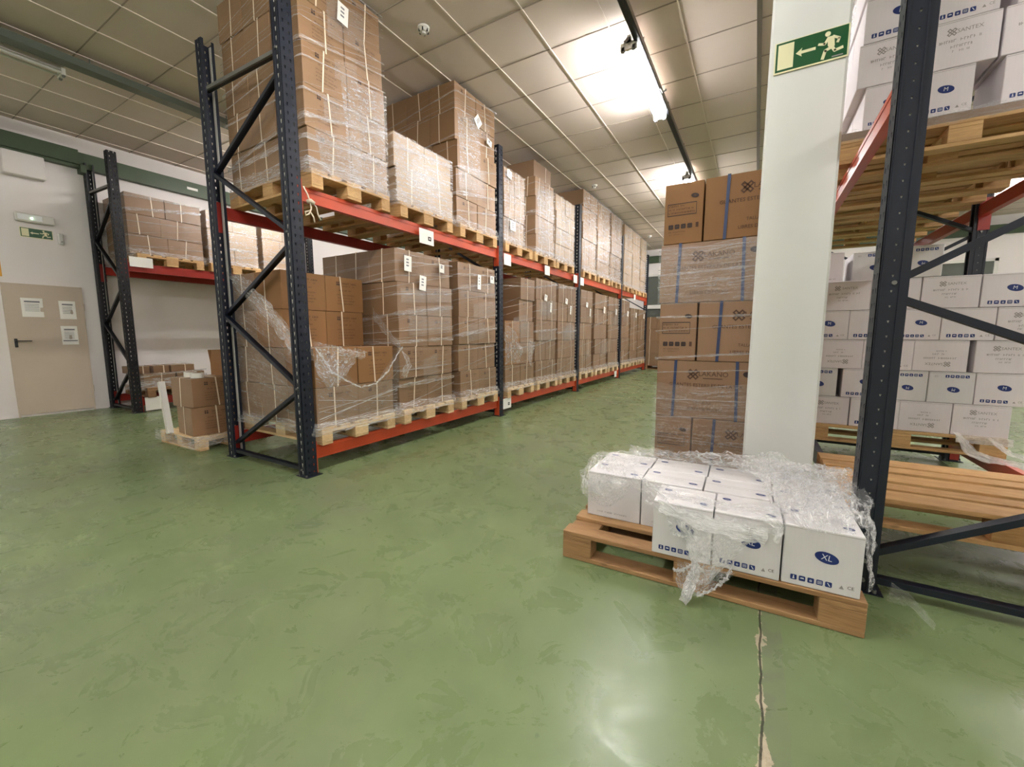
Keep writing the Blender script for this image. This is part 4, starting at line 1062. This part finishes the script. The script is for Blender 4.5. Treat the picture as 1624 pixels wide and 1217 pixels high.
def white_upper():
    z0 = 2.25 + .001; g = 'white cartons on the upper level of the right rack'
    z = z0 + .147; h = .258
    for i, y in enumerate((3.55, 4.38, 5.30, 6.14)):
        pallet('wood', (.38, y, z0 + .0005), 0, f"wooden pallet overhead on the right rack, {['nearest', 'second', 'third', 'farthest'][i]} of four, seen from below", 'overhead pallets on the right rack')
        sl = MB(); sl.bbox(.40, 1.6, y + .02, y + .80, z, z + .05, .004); o = ob('cardboard_tray', sl, 'brown_dull'); tag(o, f"brown cardboard tray on the {['nearest', 'second', 'third', 'farthest'][i]} overhead pallet of the right rack", 'cardboard tray', 'cardboard trays')
    z += .051; Y = 3.575
    rows = [[(.505, .725, 'M'), (.73, 1.0, 'M'), (1.115, 1.385, 'M'), (1.39, 1.62, 'M')], [(.455, .76, 'logo'), (.765, 1.085, 'logo'), (1.09, 1.36, 'logo'), (1.365, 1.6, 'logo')],
            [(.475, .78, 'M'), (.785, 1.07, 'M'), (1.13, 1.38, 'M'), (1.385, 1.6, 'M')], [(.46, .76, 'logo'), (.765, 1.06, 'M'), (1.065, 1.36, 'logo'), (1.365, 1.6, 'logo')]]
    for j, row in enumerate(rows):
        for c, (a, b, k) in enumerate(row):
            carton((a + b) / 2, Y + .2, z + j * h, b - a, .40, h, 'white_wrap', f"white carton, {'blue M oval' if k == 'M' else 'grey logo'}, {LAY[j]}, {ORD[c]} from the column, overhead stack", g, [], [(k, '-y')], jit=.003)
            if c == 0: carton((a + b) / 2, Y + .58, z + j * h, b - a, .36, h, 'white_wrap', f"white carton, {LAY[j]}, behind the leftmost one of the overhead stack", g, [], [])
    m = MB()
    loft(m, [(.435, Y - .02, 3.48), (.42, 3.95, 3.48), (.42, 4.35, 3.48)], [(.385, Y - .02, 2.36), (.36, 3.95, 2.34), (.37, 4.35, 2.34)], 24, 44, .022, 6, 12, 0, push=(-1, 0, 0))
    wrap_ribbon(m, [((.40, Y - .022, 2.42), (0, -1, 0)), ((1.6, Y - .022, 2.43), (0, -1, 0))], .09, 3.3, 50, 1)
    o = ob('stretch_film', m, ['film_haze', 'film_sheet']); tag(o, 'whitish crinkled film over the left side of the overhead white cartons', 'stretch film', 'film round the pallet loads')
white_lower(); white_upper()
pallet('wood_amber', (.40, 2.50, B0[1] + .002), R(.5), 'empty orange-brown pallet lying across the low beams of the right rack', None)

# ------------------------------------------------------------------ foreground pallet
def foreground():
    rz = R(1.6)
    root = pallet_proto('fg', 'wood_orange', ((0, .095), (.195, .295), (.355, .455), (.52, .62), (.705, .8)))
    root.location = (-.80, 1.885, .0015); root.rotation_euler = (0, 0, rz); root.scale = (1.02, 1, 1); tag(root, 'orange-brown pallet on the green floor carrying white cartons under loose film', 'pallet')
    g = 'white cartons on the floor pallet'; z = .147
    for i, (a, b) in enumerate(((-.365, -.115), (-.113, .139), (.141, .398))):
        carton((a + b) / 2, 2.012 + .012 * i, z, b - a, .232, .252, 'white_card', f"white carton with blue XL oval, {['left', 'middle', 'right'][i]} one of the front three on the floor pallet", g, [], [('XL', '-y'), ('top', 'top')], rot=rz, jit=.001)
    for j, y in enumerate((2.245, 2.462)):
        for i, (a, b) in enumerate(((-.766, -.476), (-.473, -.183), (-.180, .110), (.113, .400))):
            carton((a + b) / 2, y + .008 * i, z, b - a, .214, .252, 'white_card', f"white carton seen from above, {['second', 'third'][j]} row, {['leftmost', 'second from left', 'third from left', 'rightmost'][i]} on the floor pallet", g, [], [('top', 'top'), ('low', '-y')], rot=rz, jit=.001)
    T = .404
    m = MB()
    # left end: over the corner cartons, front and side
    loft(m, [(-.50, 2.56, T + .02), (-.66, 2.50, T + .02), (-.80, 2.36, T + .03), (-.81, 2.20, T - .02), (-.79, 2.12, .34), (-.78, 2.115, .27)],
            [(-.42, 2.48, T + .01), (-.52, 2.34, T + .012), (-.56, 2.24, T + .015), (-.56, 2.16, T + .012), (-.55, 2.115, .35), (-.62, 2.11, .28)], 40, 22, .020, 7, 2, 0, push=(-.3, -.4, .8))
    loft(m, [(-.79, 2.13, .36), (-.70, 2.125, .40), (-.60, 2.12, .40), (-.50, 2.12, .38)], [(-.79, 2.12, .27), (-.70, 2.11, .22), (-.62, 2.11, .23), (-.55, 2.11, .30)], 30, 14, .014, 9, 6, 0, push=(0, -1, 0))
    # side curtain on the left
    loft(m, [(-.80, 2.55, T), (-.80, 2.35, T + .01), (-.80, 2.13, T - .02)], [(-.80, 2.55, .24), (-.81, 2.35, .26), (-.80, 2.13, .27)], 16, 12, .016, 6, 7, 0, push=(-1, 0, 0))
    # back edge bunched along the rear cartons
    loft(m, [(-.66, 2.60, T + .02), (-.4, 2.60, T + .03), (-.2, 2.60, T + .05), (.0, 2.62, T + .05), (.2, 2.63, T + .06), (.42, 2.64, T + .05)],
            [(-.60, 2.50, T + .012), (-.4, 2.48, T + .012), (-.2, 2.46, T + .014), (.0, 2.42, T + .015), (.2, 2.38, T + .02), (.42, 2.3, T + .02)], 60, 12, .030, 9, 9, 0, push=(0, 0, 1))
    loft(m, [(-.66, 2.60, T + .02), (-.2, 2.61, T + .05), (.42, 2.65, T + .05)], [(-.66, 2.63, .2), (-.2, 2.63, .2), (.42, 2.66, .2)], 40, 12, .018, 7, 10, 0, push=(0, 1, 0))
    # right part: heavy crumpled cover
    loft(m, [(.07, 2.58, T + .05), (.09, 2.35, T + .03), (.07, 2.15, T + .02), (.08, 2.03, T + .02), (.15, 1.93, T + .015)],
            [(.44, 2.60, T + .06), (.46, 2.40, T + .05), (.45, 2.2, T + .04), (.43, 2.05, T + .02), (.42, 1.92, T + .005)], 44, 26, .036, 7, 13, 1, push=(0, 0, 1))
    loft(m, [(.43, 2.62, T + .05), (.45, 2.3, T + .05), (.43, 2.08, T + .03), (.42, 1.92, T + .005)], [(.45, 2.62, .20), (.47, 2.3, .19), (.455, 2.1, .17), (.425, 1.95, .16)], 32, 16, .018, 7, 14, 1, push=(1, 0, 0))
    loft(m, [(.10, 2.50, T + .03), (.12, 2.25, T + .05), (.10, 2.08, T + .035), (.14, 1.95, T + .02), (.20, 1.885, T - .01)],
            [(.40, 2.48, T + .08), (.42, 2.28, T + .06), (.40, 2.12, T + .045), (.38, 1.98, T + .02), (.36, 1.90, T - .0)], 40, 26, .034, 10, 113, 1, push=(0, 0, 1))
    loft(m, [(-.10, 2.50, T + .03), (.0, 2.42, T + .03), (.10, 2.30, T + .02)], [(-.02, 2.62, T + .07), (.14, 2.56, T + .09), (.30, 2.48, T + .07)], 26, 14, .034, 11, 117, 1, push=(0, 0, 1))
    # swag over the front tops, hanging on the fronts
    loft(m, [(-.52, 2.14, T + .03), (-.42, 2.05, T + .025), (-.26, 2.0, T + .015), (-.08, 1.98, T + .012), (.08, 2.0, T + .015), (.16, 1.96, T + .02)],
            [(-.50, 2.11, .36), (-.37, 1.885, .37), (-.24, 1.875, .33), (-.06, 1.875, .345), (.06, 1.885, .35), (.14, 1.89, .35)], 50, 14, .020, 9, 17, 0, push=(0, -.7, .7))
    # clump at the front middle
    loft(m, [(.02, 1.90, .415), (.06, 1.885, .40), (.10, 1.88, .37), (.10, 1.875, .33)], [(.08, 1.91, .42), (.12, 1.895, .41), (.135, 1.885, .36), (.115, 1.875, .31)], 22, 8, .018, 14, 19, 2)
    loft(m, [(-.33, 1.88, .38), (-.27, 1.87, .31), (-.22, 1.865, .28), (-.20, 1.865, .33)], [(-.26, 1.88, .40), (-.22, 1.87, .37), (-.18, 1.865, .33), (-.17, 1.87, .37)], 24, 10, .020, 12, 23, 1)
    loft(m, [(-.34, 1.885, .405), (-.24, 1.875, .39), (-.10, 1.87, .375), (.02, 1.87, .37), (.10, 1.875, .375)], [(-.33, 1.87, .355), (-.22, 1.855, .335), (-.10, 1.85, .315), (.02, 1.855, .31), (.08, 1.865, .32)], 44, 8, .018, 12, 61, 2, push=(0, -1, 0))
    loft(m, [(-.255, 1.865, .33), (-.215, 1.86, .24), (-.185, 1.855, .16), (-.20, 1.82, .08), (-.215, 1.79, .02)], [(-.215, 1.86, .34), (-.175, 1.852, .24), (-.145, 1.845, .16), (-.155, 1.81, .08), (-.185, 1.78, .015)], 40, 7, .014, 14, 67, 2)
    # tail: clear flap in front of the two cartons, gathered and hanging below the deck
    loft(m, [(-.20, 1.875, .37), (-.10, 1.870, .36), (.0, 1.870, .35), (.07, 1.872, .36)], [(-.19, 1.84, .10), (-.16, 1.82, .07), (-.12, 1.83, .10), (-.07, 1.86, .17)], 24, 26, .014, 8, 29, 3, push=(0, -1, 0))
    loft(m, [(-.26, 1.862, .155), (-.20, 1.85, .15), (-.10, 1.85, .15), (-.02, 1.86, .165)], [(-.235, 1.82, .075), (-.20, 1.80, .055), (-.15, 1.80, .045), (-.06, 1.84, .10)], 24, 12, .020, 12, 33, 0)
    rope(m, [(-.46, 2.12, .40), (-.36, 2.0, .405), (-.30, 1.90, .40), (-.22, 1.872, .30), (-.17, 1.86, .20), (-.15, 1.84, .13)], 0.017, 0, 36, 2)
    rope(m, [(-.165, 1.85, .17), (-.175, 1.835, .12), (-.185, 1.81, .07), (-.195, 1.79, .02)], 0.03, 1, 36, 2)
    rope(m, [(-.03, 1.862, .19), (-.05, 1.845, .13), (-.10, 1.82, .08), (-.15, 1.80, .05)], 0.017, 2, 36, 2)
    rope(m, [(-.29, 1.87, .33), (-.26, 1.86, .27), (-.21, 1.86, .265), (-.19, 1.865, .33)], 0.017, 3, 36, 2)
    rope(m, [(-.25, 1.84, .115), (-.22, 1.835, .125), (-.18, 1.84, .16)], 0.017, 4, 36, 2)
    rope(m, [(-.80, 2.14, .36), (-.74, 2.12, .30), (-.66, 2.11, .275)], 0.017, 5, 36, 2)
    rope(m, [(-.25, 2.56, .45), (-.2, 2.55, .475), (-.14, 2.55, .47), (-.12, 2.54, .44), (-.16, 2.53, .42), (-.22, 2.54, .425), (-.25, 2.56, .45)], 0.012, 6, 36, 2)
    o = ob('crumpled_stretch_film', m, ['film_loose', 'film_loose', 'film_dense', 'film_veil']); tag(o, 'crumpled clear film draped over the white cartons on the floor pallet', 'stretch film')
foreground()
def film_wisp():
    m = MB(); loft(m, [(.54, 2.22, .03), (.60, 2.16, .05), (.66, 2.10, .01)], [(.56, 2.24, .10), (.61, 2.18, .09), (.67, 2.11, .03)], 14, 6, .010, 12, 3, 0)
    o = ob('film_wisp', m, ['film_sheet']); tag(o, 'wisp of clear film on the floor beside the right navy upright', 'stretch film')
film_wisp()
